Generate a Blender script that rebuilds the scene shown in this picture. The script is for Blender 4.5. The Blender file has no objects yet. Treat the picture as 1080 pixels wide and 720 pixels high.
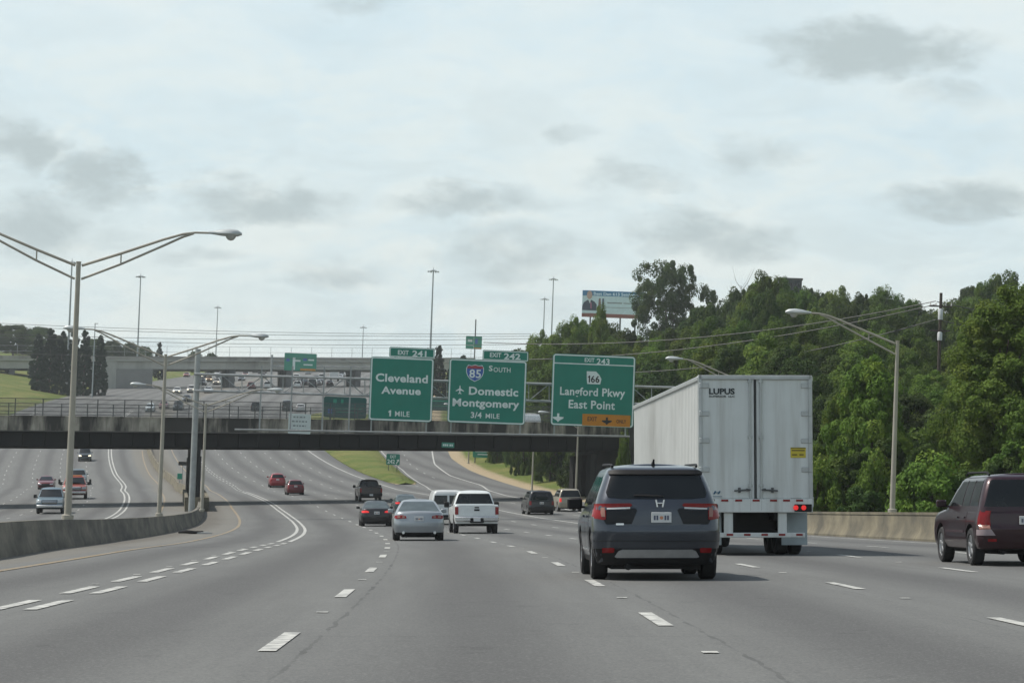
import bpy, bmesh, math, random
import numpy as np
from mathutils import Vector, Matrix
SC = bpy.context.scene
COL = SC.collection
rnd = random.Random(7)
# ---------------------------------------------------------------- frames
# F frame: the near road plane is flat, Y runs along the view, Z off the road. Measured from the photo's pixels (1080 x 720).
# W frame: true up. The near road falls about 1.6 degrees away from the viewer and banks to the left.
FPX = 2640.0; HY = 530.0; CAMH = 1.2
TP = (HY - 360.0) / FPX; PT = math.atan(TP)
UP_F = Vector((0.037, -0.0284, 1.0)).normalized()
YW = (Vector((0, 1, 0)) - UP_F * UP_F.y).normalized()
XW = YW.cross(UP_F).normalized()
RF = Matrix((XW, YW, UP_F))            # F -> W
def toW(v):
    v = Vector(v); return RF @ (v - Vector((0, 0, CAMH))) + Vector((0, 0, CAMH))
def dirW(v): return RF @ Vector(v)
def toF(v): return RF.transposed() @ (Vector(v) - Vector((0, 0, CAMH))) + Vector((0, 0, CAMH))
def PF(px, py, D):
    t = (360.0 - py) / FPX
    dz = D * math.tan(PT + math.atan(t))
    zc = D * math.cos(PT) + dz * math.sin(PT)
    return Vector(((px - 540.0) / FPX * zc, D, CAMH + dz))
def P(px, py, D): return toW(PF(px, py, D))
def pchip(pts):
    x = np.array([p[0] for p in pts], float); y = np.array([p[1] for p in pts], float)
    h = np.diff(x); d = np.diff(y) / h; m = np.zeros_like(y)
    for i in range(1, len(x) - 1):
        if d[i-1] * d[i] > 0:
            w1 = 2*h[i] + h[i-1]; w2 = h[i] + 2*h[i-1]
            m[i] = (w1 + w2) / (w1/d[i-1] + w2/d[i])
    m[0] = d[0]; m[-1] = d[-1]
    def f(t):
        if t <= x[0]: return float(y[0] + m[0]*(t-x[0]))
        if t >= x[-1]: return float(y[-1] + m[-1]*(t-x[-1]))
        i = int(np.searchsorted(x, t) - 1); s = (t - x[i]) / h[i]
        return float((1+2*s)*(1-s)**2*y[i] + s*(1-s)**2*h[i]*m[i] + s*s*(3-2*s)*y[i+1] + s*s*(s-1)*h[i]*m[i+1])
    return f
def lerp(a, b, t): return a + (b - a) * t
def interp(pts):
    xs = [p[0] for p in pts]; ys = [p[1] for p in pts]
    return lambda t: float(np.interp(t, xs, ys))
# road profile (height over the near road plane) and the line between the inner lane and the rest
gz = pchip([(-60, 0), (40, 0), (60, 0), (85, -.12), (115, -.18), (140, -.15), (170, .1), (198, .6), (215, 1.1), (245, 1.9), (280, 2.85), (320, 4.9),
            (380, 9.1), (430, 13.7), (480, 18.8), (550, 24.6), (630, 30.3), (700, 35.1), (780, 40.5), (900, 48.5), (960, 51.5), (1030, 52.), (1200, 46.), (1600, 20)])
_q = lambda d: -5.35 - .00033 * d * d
cx = pchip([(-60, -5.35)] + [(d, _q(d)) for d in range(0, 271, 15)] + [(285, -31.6), (320, -38.2), (380, -48.5), (430, -56.), (480, -60.4), (550, -63.5),
            (630, -65.6), (700, -66.8), (780, -68.2), (900, -69.6), (1000, -70.), (1200, -70.5), (1600, -71)])
RE = interp([(-60, 22), (115, 22), (150, 23.5), (200, 26.5), (247, 29.6), (272, 31.6), (295, 32.6), (329, 34.3), (360, 36.5), (400, 41), (500, 46), (700, 42), (1600, 40)])
LE = interp([(-60, -34), (1600, -34)])
RRL = interp([(120, 21.), (160, 22.), (200, 23.), (247, 24.7), (290, 28.8), (315, 29.5), (345, 32), (368, 34.9), (385, 37), (430, 40), (500, 43)])   # right line of the exit ramp
def smooth(a, b, t):
    t = min(1, max(0, (t - a) / (b - a))); return t*t*(3-2*t)
def hills(o, D):
    if o > RE(D):
        e = o - RE(D)
        far = smooth(300, 420, D)
        h = .10*min(e, 4) + .16*max(0, e-4)
        h = 14*(1-math.exp(-h/14)) * lerp(1, 1.0, far)
        return h
    if o < LE(D):
        e = LE(D) - o
        return min(.16*e, 7) * (.25 + .75*smooth(330, 480, D))
    return 0.0
def RFp(o, D, dz=0.0): return Vector((cx(D) + o, D, gz(D) + dz))
def RP(o, D, dz=0.0): return toW(RFp(o, D, dz))
def TPt(X, D, dz=0.0): return toW(Vector((X, D, gz(D) + hills(X - cx(D), D) + dz)))
def XatPx(px, D, z=None):
    z = gz(D) if z is None else z
    zc = D*math.cos(PT) + (z - CAMH)*math.sin(PT)
    return (px - 540.0)/FPX*zc
def ground_px(px, D): return TPt(XatPx(px, D), D)
def zpx(D, y): return PF(540, y, D).z
# ---------------------------------------------------------------- camera
cam = bpy.data.cameras.new('camera'); camo = bpy.data.objects.new('camera', cam); COL.objects.link(camo)
cam.sensor_width = 36.0; cam.lens = FPX / 1080.0 * 36.0; cam.clip_start = .1; cam.clip_end = 6000
fw = dirW((0, math.cos(PT), math.sin(PT))); rt = dirW((1, 0, 0)); upv = rt.cross(fw)
camo.matrix_world = Matrix((( rt.x, upv.x, -fw.x, 0), (rt.y, upv.y, -fw.y, 0), (rt.z, upv.z, -fw.z, CAMH), (0, 0, 0, 1)))
SC.camera = camo
SC.view_settings.view_transform = 'Standard'; SC.view_settings.look = 'None'; SC.view_settings.exposure = EXPO = 0.0; SC.view_settings.gamma = 1
SC.view_settings.use_curve_mapping = False
SC.render.resolution_x = 1024; SC.render.resolution_y = 682
# ---------------------------------------------------------------- sun and sky
SUN_DIR = dirW(Vector((-.52, .12, .85)).normalized())        # towards the sun: high, on the left, a little ahead
sl = bpy.data.lights.new('sun', 'SUN'); sl.energy = 4.6; sl.angle = math.radians(.8); sl.color = (1, .95, .87)
so = bpy.data.objects.new('sun', sl); COL.objects.link(so)
so.rotation_euler = SUN_DIR.to_track_quat('Z', 'Y').to_euler(); so.location = (-60, 40, 120)
wd = bpy.data.worlds.new('World'); SC.world = wd; wd.use_nodes = True
wt = wd.node_tree; wt.nodes.clear()
def N(t, ty, **k):
    n = t.nodes.new(ty)
    for a, b in k.items():
        if a == 'op': n.operation = b
        else: setattr(n, a, b)
    return n
def L(t, a, b): t.links.new(a, b)
def M_(t, op, a, b=None, c=None, clamp=False):
    n = t.nodes.new('ShaderNodeMath'); n.operation = op; n.use_clamp = clamp
    for i, v in enumerate((a, b, c)):
        if v is None: continue
        if isinstance(v, (int, float)): n.inputs[i].default_value = v
        else: t.links.new(v, n.inputs[i])
    return n.outputs[0]
def MIX(t, fac, a, b, bt='MIX'):
    n = t.nodes.new('ShaderNodeMix'); n.data_type = 'RGBA'; n.blend_type = bt
    for s, v in ((n.inputs[0], fac), (n.inputs[6], a), (n.inputs[7], b)):
        if isinstance(v, (int, float)): s.default_value = v
        elif isinstance(v, tuple): s.default_value = (*v[:3], 1)
        else: t.links.new(v, s)
    return n.outputs[2]
def RAMP(t, fac, pts, interp='LINEAR'):
    n = t.nodes.new('ShaderNodeValToRGB'); n.color_ramp.interpolation = interp
    els = n.color_ramp.elements
    while len(els) < len(pts): els.new(.5)
    for e, (p, c) in zip(els, pts):
        e.position = p; e.color = (c, c, c, 1) if isinstance(c, (int, float)) else (*c, 1)
    t.links.new(fac, n.inputs[0]); return n.outputs[0]
def NOISE(t, vec, scale, detail=4, rough=.5, dist=0):
    n = t.nodes.new('ShaderNodeTexNoise'); n.inputs['Scale'].default_value = scale; n.inputs['Detail'].default_value = detail
    n.inputs['Roughness'].default_value = rough; n.inputs['Distortion'].default_value = dist
    if vec is not None: t.links.new(vec, n.inputs['Vector'])
    return n
SKYS = .10
sky = N(wt, 'ShaderNodeTexSky', sky_type='NISHITA', sun_disc=False, sun_elevation=math.asin(SUN_DIR.z), sun_rotation=math.atan2(SUN_DIR.x, SUN_DIR.y),
        air_density=1.0, dust_density=2.0, ozone_density=1.5)
tc = N(wt, 'ShaderNodeTexCoord')
sep = N(wt, 'ShaderNodeSeparateXYZ'); L(wt, tc.outputs['Generated'], sep.inputs[0])
# clouds live in direction space: azimuth tangent a = x/y, elevation tangent e = z/y
yy = M_(wt, 'MAXIMUM', M_(wt, 'ABSOLUTE', sep.outputs[1]), .02)
aa0 = M_(wt, 'DIVIDE', sep.outputs[0], yy); ee0 = M_(wt, 'DIVIDE', sep.outputs[2], yy)
comb = N(wt, 'ShaderNodeCombineXYZ'); L(wt, aa0, comb.inputs[0]); L(wt, M_(wt, 'MULTIPLY', ee0, 1.9), comb.inputs[1])
nz1 = NOISE(wt, comb.outputs[0], 26, 5, .62); nz2 = NOISE(wt, comb.outputs[0], 60, 4, .6)
sp1 = N(wt, 'ShaderNodeSeparateColor'); L(wt, nz1.outputs['Color'], sp1.inputs[0])
aa = M_(wt, 'MULTIPLY_ADD', M_(wt, 'SUBTRACT', sp1.outputs[0], .5), .055, aa0)
ee = M_(wt, 'MULTIPLY_ADD', M_(wt, 'SUBTRACT', sp1.outputs[1], .5), .026, ee0)
CL = [(925, 50, 115, 34, 1.0), (1000, 105, 50, 20, .45), (795, 158, 48, 22, .5), (745, 247, 85, 26, .75), (600, 148, 40, 12, .5), (672, 190, 60, 12, .5), (1020, 212, 80, 20, .85),
      (490, 212, 90, 18, .75), (535, 268, 85, 30, .6), (275, 216, 95, 24, .8), (105, 188, 50, 30, .9), (25, 155, 55, 28, .9), (35, 235, 75, 34, .8), (355, 285, 65, 20, .6),
      (375, 12, 60, 12, .5), (210, 275, 50, 10, .5), (120, 245, 45, 24, .4), (560, 320, 120, 22, .3), (300, 330, 200, 18, .22)]
acc = None
for (px, py, rx, ry, wgt) in CL:
    d = dirW((PF(px, py, 100) - Vector((0, 0, CAMH))).normalized())
    a0, e0 = d.x / d.y, d.z / d.y
    u = M_(wt, 'DIVIDE', M_(wt, 'SUBTRACT', aa, a0), rx / FPX); v = M_(wt, 'DIVIDE', M_(wt, 'SUBTRACT', ee, e0), ry / FPX)
    r2 = M_(wt, 'MULTIPLY_ADD', u, u, M_(wt, 'MULTIPLY', v, v))
    g = M_(wt, 'MULTIPLY', M_(wt, 'SUBTRACT', 1.0, M_(wt, 'MULTIPLY', r2, .62), clamp=True), wgt)
    acc = g if acc is None else M_(wt, 'MAXIMUM', acc, g)
cld = M_(wt, 'MULTIPLY', acc, M_(wt, 'MULTIPLY_ADD', nz2.outputs['Fac'], 2.0, .12), clamp=True)
cmr = N(wt, 'ShaderNodeMapRange', interpolation_type='SMOOTHSTEP'); L(wt, cld, cmr.inputs[0]); cmr.inputs[1].default_value = .02; cmr.inputs[2].default_value = 1.05; cld = cmr.outputs[0]
thin = NOISE(wt, comb.outputs[0], 7, 5, .6)
veil = RAMP(wt, thin.outputs['Fac'], [(.34, 0.), (.66, 1.)])
W1 = 1 / SKYS
hazef = RAMP(wt, sep.outputs[2], [(.20, .93), (.70, .22)])      # hazy white low down, clear blue overhead
base = MIX(wt, hazef, sky.outputs[0], MIX(wt, veil, (.69*W1, .845*W1, .915*W1), (.83*W1, .92*W1, .925*W1)))
lo = RAMP(wt, ee0, [(0.0, 1.0), (.17, 0.0)])
base = MIX(wt, M_(wt, 'MULTIPLY', lo, .45), base, (.73*W1, .82*W1, .79*W1))
lay = N(wt, 'ShaderNodeCombineXYZ'); L(wt, aa0, lay.inputs[0]); L(wt, M_(wt, 'MULTIPLY', ee0, 2.6), lay.inputs[1])
nl = NOISE(wt, lay.outputs[0], 17, 8, .58, .6); nf = NOISE(wt, lay.outputs[0], 75, 5, .6)
lowm = RAMP(wt, sep.outputs[2], [(.02, 1.0), (.16, .30), (.45, .0)])
base = MIX(wt, M_(wt, 'MULTIPLY', RAMP(wt, nl.outputs['Fac'], [(.47, 0.), (.60, .85)]), lowm), base, (.83*W1, .89*W1, .86*W1))
base = MIX(wt, M_(wt, 'MULTIPLY', RAMP(wt, nl.outputs['Fac'], [(.36, .45), (.48, 0.)]), lowm), base, (.58*W1, .68*W1, .70*W1))
base = MIX(wt, M_(wt, 'MULTIPLY', RAMP(wt, nf.outputs['Fac'], [(.45, 0.), (.7, .18)]), lowm), base, (.56*W1, .64*W1, .65*W1))
fin = MIX(wt, M_(wt, 'MULTIPLY', cld, .92), base, (.49*W1, .575*W1, .59*W1))
bg = N(wt, 'ShaderNodeBackground'); bg.inputs['Strength'].default_value = SKYS
L(wt, fin, bg.inputs[0]); ow = N(wt, 'ShaderNodeOutputWorld'); L(wt, bg.outputs[0], ow.inputs[0])
# ---------------------------------------------------------------- materials
MATS = {}
def mat(name, col, rough=.6, metal=0., var=.15, scale=3., bump=0., coat=0., spec=.5, streak=None, emit=None, trans=0.):
    if name in MATS: return MATS[name]
    m = bpy.data.materials.new(name); m.use_nodes = True; t = m.node_tree; b = t.nodes['Principled BSDF']
    b.inputs['Roughness'].default_value = rough; b.inputs['Metallic'].default_value = metal
    b.inputs['Coat Weight'].default_value = coat; b.inputs['Coat Roughness'].default_value = .06; b.inputs['Specular IOR Level'].default_value = spec
    if emit:
        b.inputs['Emission Color'].default_value = (*emit[0], 1); b.inputs['Emission Strength'].default_value = emit[1]
    tcn = N(t, 'ShaderNodeTexCoord')
    n = NOISE(t, tcn.outputs['Object'], scale, 6, .6)
    c = MIX(t, RAMP(t, n.outputs['Fac'], [(.3, 0.), (.7, 1.)]), tuple(x*(1-var) for x in col), tuple(min(1, x*(1+var)) for x in col))
    if streak:
        mp = N(t, 'ShaderNodeMapping'); L(t, tcn.outputs['Object'], mp.inputs[0]); mp.inputs['Scale'].default_value = streak[1]
        n2 = NOISE(t, mp.outputs[0], 1.0, 5, .62)
        c = MIX(t, RAMP(t, n2.outputs['Fac'], [(streak[2], 0.), (streak[3], 1.)]), c, streak[0])
    L(t, c, b.inputs['Base Color'])
    if bump:
        bp = N(t, 'ShaderNodeBump'); bp.inputs['Strength'].default_value = bump; L(t, n.outputs['Fac'], bp.inputs['Height']); L(t, bp.outputs[0], b.inputs['Normal'])
    MATS[name] = m; return m
def paint(name, col, metal=.0, rough=.38):
    if name in MATS: return MATS[name]
    m = mat(name, col, rough=rough, metal=metal, var=.06, scale=2.5, coat=.6, spec=.35)
    return m
def glass(name='glass', col=(.008, .010, .011), spec=.38):
    return mat(name, col, rough=.06, var=.3, scale=1.5, spec=spec)
# ---------------------------------------------------------------- mesh helpers
def new_mesh(name, verts, faces, uvs=None):
    me = bpy.data.meshes.new(name); me.from_pydata([tuple(v) for v in verts], [], faces)
    if uvs is not None:
        ul = me.uv_layers.new(name='UVMap')
        li = np.zeros(len(me.loops), dtype=np.int32); me.loops.foreach_get('vertex_index', li)
        ul.data.foreach_set('uv', np.asarray(uvs, dtype=np.float32)[li].ravel())
    return me
def link(name, me, m=None, parent=None, kind=None, smooth_ang=None):
    o = bpy.data.objects.new(name, me); COL.objects.link(o)
    if m is not None and len(me.materials) == 0:
        for x in (m if isinstance(m, (list, tuple)) else [m]): me.materials.append(x)
    if parent is not None: o.parent = parent
    if kind: o['kind'] = kind
    if smooth_ang is not None and len(me.polygons):
        me.polygons.foreach_set('use_smooth', [True]*len(me.polygons)); me.set_sharp_from_angle(angle=math.radians(smooth_ang))
    return o
def tag(o, label, cat, group=None, kind=None):
    o['label'] = label; o['category'] = cat
    if group: o['group'] = group
    if kind: o['kind'] = kind
    return o
def empty(name, label, cat, mtx, group=None):
    o = bpy.data.objects.new(name, None); COL.objects.link(o); o.empty_display_size = .3
    o.matrix_world = mtx if isinstance(mtx, Matrix) else Matrix.Translation(mtx)
    return tag(o, label, cat, group)
class MB:
    """collects shapes into one mesh"""
    def __init__(s): s.v = []; s.f = []
    def add(s, vs, fs):
        k = len(s.v); s.v += [tuple(x) for x in vs]; s.f += [tuple(i + k for i in f) for f in fs]; return s
    def box(s, c, d, mtx=None, bev=0.):
        cx_, cy_, cz_ = c; a, b, h = d[0]/2, d[1]/2, d[2]/2
        if bev <= 0:
            vs = [(cx_+sx*a, cy_+sy*b, cz_+sz*h) for sz in (-1, 1) for sx, sy in ((-1, -1), (1, -1), (1, 1), (-1, 1))]
            fs = [(3, 2, 1, 0), (4, 5, 6, 7), (0, 1, 5, 4), (1, 2, 6, 5), (2, 3, 7, 6), (3, 0, 4, 7)]
        else:
            bev = min(bev, a*.45, b*.45, h*.45); vs = []; 
            for z, k in ((-h, bev), (-h+bev, 0), (h-bev, 0), (h, bev)):
                aa_, bb_ = a-k, b-k; q = bev if k == 0 else bev*.5
                vs += [(cx_+x, cy_+y, cz_+z) for x, y in ((-aa_+q, -bb_), (aa_-q, -bb_), (aa_, -bb_+q), (aa_, bb_-q), (aa_-q, bb_), (-aa_+q, bb_), (-aa_, bb_-q), (-aa_, -bb_+q))]
            fs = [tuple(range(7, -1, -1)), tuple(range(24, 32))]
            for r in range(3):
                for i in range(8): fs.append((r*8+i, r*8+(i+1) % 8, r*8+8+(i+1) % 8, r*8+8+i))
        if mtx is not None: vs = [mtx @ Vector(v) for v in vs]
        return s.add(vs, fs)
    def tube(s, pts, r, n=8, caps=True):
        pts = [Vector(p) for p in pts]; rs = r if isinstance(r, (list, tuple)) else [r]*len(pts)
        vs = []; fs = []; prev = None
        for i, p in enumerate(pts):
            t = (pts[min(i+1, len(pts)-1)] - pts[max(i-1, 0)]).normalized()
            a = t.cross(Vector((0, 0, 1)) if abs(t.z) < .95 else Vector((1, 0, 0))).normalized() if prev is None else (prev - t*prev.dot(t)).normalized()
            prev = a; b = t.cross(a)
            vs += [p + (a*math.cos(2*math.pi*k/n) + b*math.sin(2*math.pi*k/n))*rs[i] for k in range(n)]
        for i in range(len(pts)-1):
            for k in range(n): fs.append((i*n+k, i*n+(k+1) % n, (i+1)*n+(k+1) % n, (i+1)*n+k))
        if caps: fs += [tuple(range(n-1, -1, -1)), tuple((len(pts)-1)*n+k for k in range(n))]
        return s.add(vs, fs)
    def lathe(s, prof, n=20, axis='Z', c=(0, 0, 0)):
        vs = []; fs = []
        for (r, z) in prof:
            for k in range(n):
                a = 2*math.pi*k/n; x, y = r*math.cos(a), r*math.sin(a)
                v = (x, y, z) if axis == 'Z' else ((z, x, y) if axis == 'X' else (y, z, x))
                vs.append((v[0]+c[0], v[1]+c[1], v[2]+c[2]))
        m = len(prof)
        for i in range(m-1):
            for k in range(n): fs.append((i*n+k, i*n+(k+1) % n, (i+1)*n+(k+1) % n, (i+1)*n+k))
        return s.add(vs, fs)
    def prism(s, poly, y0, y1):
        """outline in (x, z), extruded along y"""
        n = len(poly); vs = [(x, y0, z) for x, z in poly] + [(x, y1, z) for x, z in poly]
        fs = [tuple(range(n)), tuple(range(2*n-1, n-1, -1))] + [(i, i+n, (i+1) % n+n, (i+1) % n) for i in range(n)]
        return s.add(vs, fs)
    def build(s, name, m, parent=None, kind=None, sm=None):
        me = new_mesh(name, s.v, s.f); return link(name, me, m, parent, kind, sm)
def text_mesh(body, bold=.0, ext=.004, spacing=1.0):
    cu = bpy.data.curves.new('lettering', 'FONT'); cu.body = body; cu.extrude = ext; cu.offset = bold; cu.space_character = spacing; cu.resolution_u = 3
    ob = bpy.data.objects.new('lettering', cu); me = bpy.data.meshes.new_from_object(ob)
    bpy.data.objects.remove(ob); bpy.data.curves.remove(cu)
    return me
def text_fit(mb, body, x0, x1, z0, z1, y, bold=.012, spacing=1.0, slant=0., depth=.012):
    """adds lettering fitted to the box x0..x1, z0..z1 on a panel whose face looks to -y"""
    me = text_mesh(body, bold, .01, spacing)
    vs = [v.co.copy() for v in me.vertices]; fs = [tuple(p.vertices) for p in me.polygons]
    bpy.data.meshes.remove(me)
    xa, xb = min(v.x for v in vs), max(v.x for v in vs); za, zb = min(v.y for v in vs), max(v.y for v in vs)
    out = []
    for v in vs:
        z = lerp(z0, z1, (v.y-za)/(zb-za)); out.append((lerp(x0, x1, (v.x-xa)/(xb-xa)) + slant*(z-z0), y - (depth if v.z > 0 else 0), z))
    mb.add(out, fs)
# ---------------------------------------------------------------- ground
def uvnode(t): 
    u = N(t, 'ShaderNodeUVMap', uv_map='UVMap'); s = N(t, 'ShaderNodeSeparateXYZ'); L(t, u.outputs[0], s.inputs[0]); return u.outputs[0], s.outputs[0], s.outputs[1]
def road_material():
    m = bpy.data.materials.new('worn_pavement'); m.use_nodes = True; t = m.node_tree; b = t.nodes['Principled BSDF']
    uv, u, v = uvnode(t)
    geo = N(t, 'ShaderNodeTexCoord').outputs['Object']
    wob = NOISE(t, uv, .05, 3, .5).outputs['Fac']
    uu = M_(t, 'MULTIPLY_ADD', M_(t, 'SUBTRACT', wob, .5), .5, u)
    def stripe(lo, hi, phase, width):
        f = M_(t, 'FRACT', M_(t, 'DIVIDE', M_(t, 'ADD', uu, phase), 3.5))
        d = M_(t, 'DIVIDE', M_(t, 'MULTIPLY', M_(t, 'ABSOLUTE', M_(t, 'SUBTRACT', f, .5)), 3.5), width)
        g = M_(t, 'POWER', 2.718, M_(t, 'MULTIPLY', M_(t, 'MULTIPLY', d, d), -1.0))
        return M_(t, 'MULTIPLY', M_(t, 'MULTIPLY', g, M_(t, 'GREATER_THAN', u, lo)), M_(t, 'LESS_THAN', u, hi))
    st = M_(t, 'ADD', stripe(-3.4, 200, 700., .80), stripe(-60, -8.9, 705.5, .62))
    # long soft oil streaks vary along the road
    mp = N(t, 'ShaderNodeMapping'); L(t, uv, mp.inputs[0]); mp.inputs['Scale'].default_value = (.5, .03, 1)
    ln = NOISE(t, mp.outputs[0], 1, 4, .55).outputs['Fac']
    st = M_(t, 'MULTIPLY', st, M_(t, 'MULTIPLY_ADD', ln, 1.3, .46), clamp=True)
    big = NOISE(t, uv, .09, 4, .6).outputs['Fac']
    mp2 = N(t, 'ShaderNodeMapping'); L(t, uv, mp2.inputs[0]); mp2.inputs['Scale'].default_value = (2.2, .1, 1)
    drag = NOISE(t, mp2.outputs[0], 1, 5, .6).outputs['Fac']
    fine = NOISE(t, geo, 9, 6, .75).outputs['Fac']; grit = NOISE(t, geo, 34, 3, .8).outputs['Fac']
    c = MIX(t, big, (.122, .126, .122), (.156, .159, .152))
    cell = N(t, 'ShaderNodeTexWhiteNoise'); cell.noise_dimensions = '2D'; cc = N(t, 'ShaderNodeCombineXYZ'); L(t, M_(t, 'FLOOR', M_(t, 'DIVIDE', u, 3.5)), cc.inputs[0]); L(t, M_(t, 'FLOOR', M_(t, 'ADD', M_(t, 'DIVIDE', v, 9.1), .5)), cc.inputs[1]); L(t, cc.outputs[0], cell.inputs['Vector'])
    c = MIX(t, M_(t, 'MULTIPLY', cell.outputs['Value'], .20), c, (.105, .106, .103))
    c = MIX(t, RAMP(t, drag, [(.38, .0), (.66, .55)]), c, (.092, .094, .092))
    c = MIX(t, M_(t, 'MULTIPLY', st, .82), c, (.062, .062, .062))
    c = MIX(t, RAMP(t, fine, [(.34, .45), (.60, 0.)]), c, (.085, .085, .083))
    spots = NOISE(t, geo, 1.7, 2, .5).outputs['Fac']; c = MIX(t, M_(t, 'MULTIPLY', RAMP(t, spots, [(.66, 0.), (.72, .5)]), M_(t, 'ADD', st, .15)), c, (.05, .05, .05))
    pat = N(t, 'ShaderNodeMapping'); L(t, uv, pat.inputs[0]); pat.inputs['Scale'].default_value = (.28, .035, 1); pn_ = NOISE(t, pat.outputs[0], 1, 1, .3).outputs['Fac']; c = MIX(t, RAMP(t, pn_, [(.56, 0.), (.575, .14)]), c, (.10, .10, .10))
    c = MIX(t, RAMP(t, grit, [(.52, 0.), (.66, .42)]), c, (.235, .235, .225))
    c = MIX(t, RAMP(t, grit, [(.34, .5), (.48, 0.)]), c, (.06, .06, .06))
    # sealed joints along the lane edges
    jw = NOISE(t, uv, .8, 4, .6).outputs['Fac']
    uj = M_(t, 'MULTIPLY_ADD', M_(t, 'SUBTRACT', jw, .5), .16, u)
    brk = RAMP(t, NOISE(t, uv, .55, 4, .7).outputs['Fac'], [(.40, .15), (.60, 1.)])
    for o_, w_, k in ((3.80, .022, .55), (7.32, .020, .55), (-3.1, .02, .35), (10.3, .014, .3), (14.2, .014, .3)):
        c = MIX(t, M_(t, 'MULTIPLY', M_(t, 'MULTIPLY', M_(t, 'LESS_THAN', M_(t, 'ABSOLUTE', M_(t, 'SUBTRACT', uj, o_)), M_(t, 'MULTIPLY', brk, w_*1.3)), brk), k), c, (.04, .04, .04))
    # transverse slab joints
    fv = M_(t, 'ABSOLUTE', M_(t, 'SUBTRACT', M_(t, 'FRACT', M_(t, 'DIVIDE', v, 9.1)), .5))
    c = MIX(t, M_(t, 'MULTIPLY', M_(t, 'LESS_THAN', fv, .0035), .25), c, (.05, .05, .05))
    # dusty shoulders
    def band(a, b_, soft):
        n = N(t, 'ShaderNodeMapRange'); L(t, M_(t, 'MULTIPLY_ADD', M_(t, 'SUBTRACT', jw, .5), .9, u), n.inputs[0]); n.inputs[1].default_value = a; n.inputs[2].default_value = b_; return n.outputs[0]
    sh = M_(t, 'MULTIPLY', band(-3.3, -3.9, 0), band(-9.6, -8.9, 0))
    c = MIX(t, M_(t, 'MULTIPLY', sh, .75), c, MIX(t, fine, (.12, .115, .10), (.18, .17, .148)))
    sh2 = band(-4.4, -5.2, 0)
    c = MIX(t, M_(t, 'MULTIPLY', M_(t, 'MULTIPLY', sh2, band(-7.6, -6.9, 0)), .55), c, (.085, .075, .06))
    L(t, c, b.inputs['Base Color']); b.inputs['Roughness'].default_value = .86; b.inputs['Specular IOR Level'].default_value = .28
    bp = N(t, 'ShaderNodeBump'); bp.inputs['Strength'].default_value = .25; bp.inputs['Distance'].default_value = .02; L(t, grit, bp.inputs['Height']); L(t, bp.outputs[0], b.inputs['Normal'])
    return m
def verge_material():
    m = bpy.data.materials.new('grass_and_soil'); m.use_nodes = True; t = m.node_tree; b = t.nodes['Principled BSDF']
    uv, u, v = uvnode(t); geo = N(t, 'ShaderNodeTexCoord').outputs['Object']
    n1 = NOISE(t, geo, .12, 5, .6).outputs['Fac']; n2 = NOISE(t, geo, 1.3, 6, .7).outputs['Fac']; n3 = NOISE(t, geo, 6, 3, .7).outputs['Fac']
    c = MIX(t, RAMP(t, n2, [(.3, 0.), (.7, 1.)]), (.060, .095, .020), (.125, .155, .036))
    c = MIX(t, RAMP(t, n1, [(.42, 0.), (.62, .85)]), c, (.19, .175, .062))
    c = MIX(t, RAMP(t, n3, [(.38, .6), (.55, 0.)]), c, (.045, .07, .02))
    dirt = MIX(t, n2, (.23, .18, .115), (.36, .30, .20))
    e = M_(t, 'MULTIPLY_ADD', M_(t, 'SUBTRACT', n2, .5), 1.6, u)
    r = N(t, 'ShaderNodeMapRange'); L(t, e, r.inputs[0]); r.inputs[1].default_value = 2.3; r.inputs[2].default_value = 1.5
    c = MIX(t, r.outputs[0], c, dirt)
    L(t, c, b.inputs['Base Color']); b.inputs['Roughness'].default_value = .95; b.inputs['Specular IOR Level'].default_value = .1
    bp = N(t, 'ShaderNodeBump'); bp.inputs['Strength'].default_value = .6; bp.inputs['Distance'].default_value = .15; L(t, n2, bp.inputs['Height']); L(t, bp.outputs[0], b.inputs['Normal'])
    return m
M_ROAD = road_material(); M_VERGE = verge_material()
DS = [float(d) for d in range(-60, 336, 3)] + [float(d) for d in range(336, 1000, 8)] + [float(d) for d in range(1000, 1601, 40)]
def sheet(name, cols, dz, m, stations=DS, kind='structure', ufun=None, useh=False):
    vs = []; uv = []; fs = []; nc = len(cols(stations[0]))
    for D in stations:
        for o in cols(D):
            vs.append(toW((cx(D)+o, D, gz(D) + (hills(o, D) if useh else 0) + (dz(o, D) if callable(dz) else dz))))
            uv.append((o if ufun is None else ufun(o, D), D))
    for i in range(len(stations)-1):
        for j in range(nc-1): fs.append((i*nc+j, i*nc+j+1, (i+1)*nc+j+1, (i+1)*nc+j))
    o = link(name, new_mesh(name, vs, fs, uv), m, None, kind, 80); return o
EL = [900, 500, 300, 170, 100, 60, 36, 20, 10, 5, 2, .6, 0]; ER = [0, .6, 1.2, 2, 3, 4, 5, 7, 9, 12, 16, 22, 30, 40, 55, 75, 100, 150, 260, 500, 900]
def gcols(D):
    a, b = LE(D), RE(D)
    return [a-e for e in EL] + [lerp(a, b, k/6) for k in range(1, 6)] + [b+e for e in ER]
sheet('ground', gcols, lambda o, D: (-.30 if LE(D)+.3 < o < RE(D)-.3 else -.012), M_VERGE, useh=True, ufun=lambda o, D: (o-RE(D) if o > 0 else (LE(D)-o)+2.2))
def rcols(D):
    a, b = LE(D), RE(D); k = [-30, -26.5, -23, -19.5, -16, -12.5, -9, -6, -3.5, 0, 3.5, 7, 10.5, 14, 17.5, 21]
    return [a] + k + [lerp(21, b, .5), b]
sheet('road', rcols, 0.0, M_ROAD)
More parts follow.
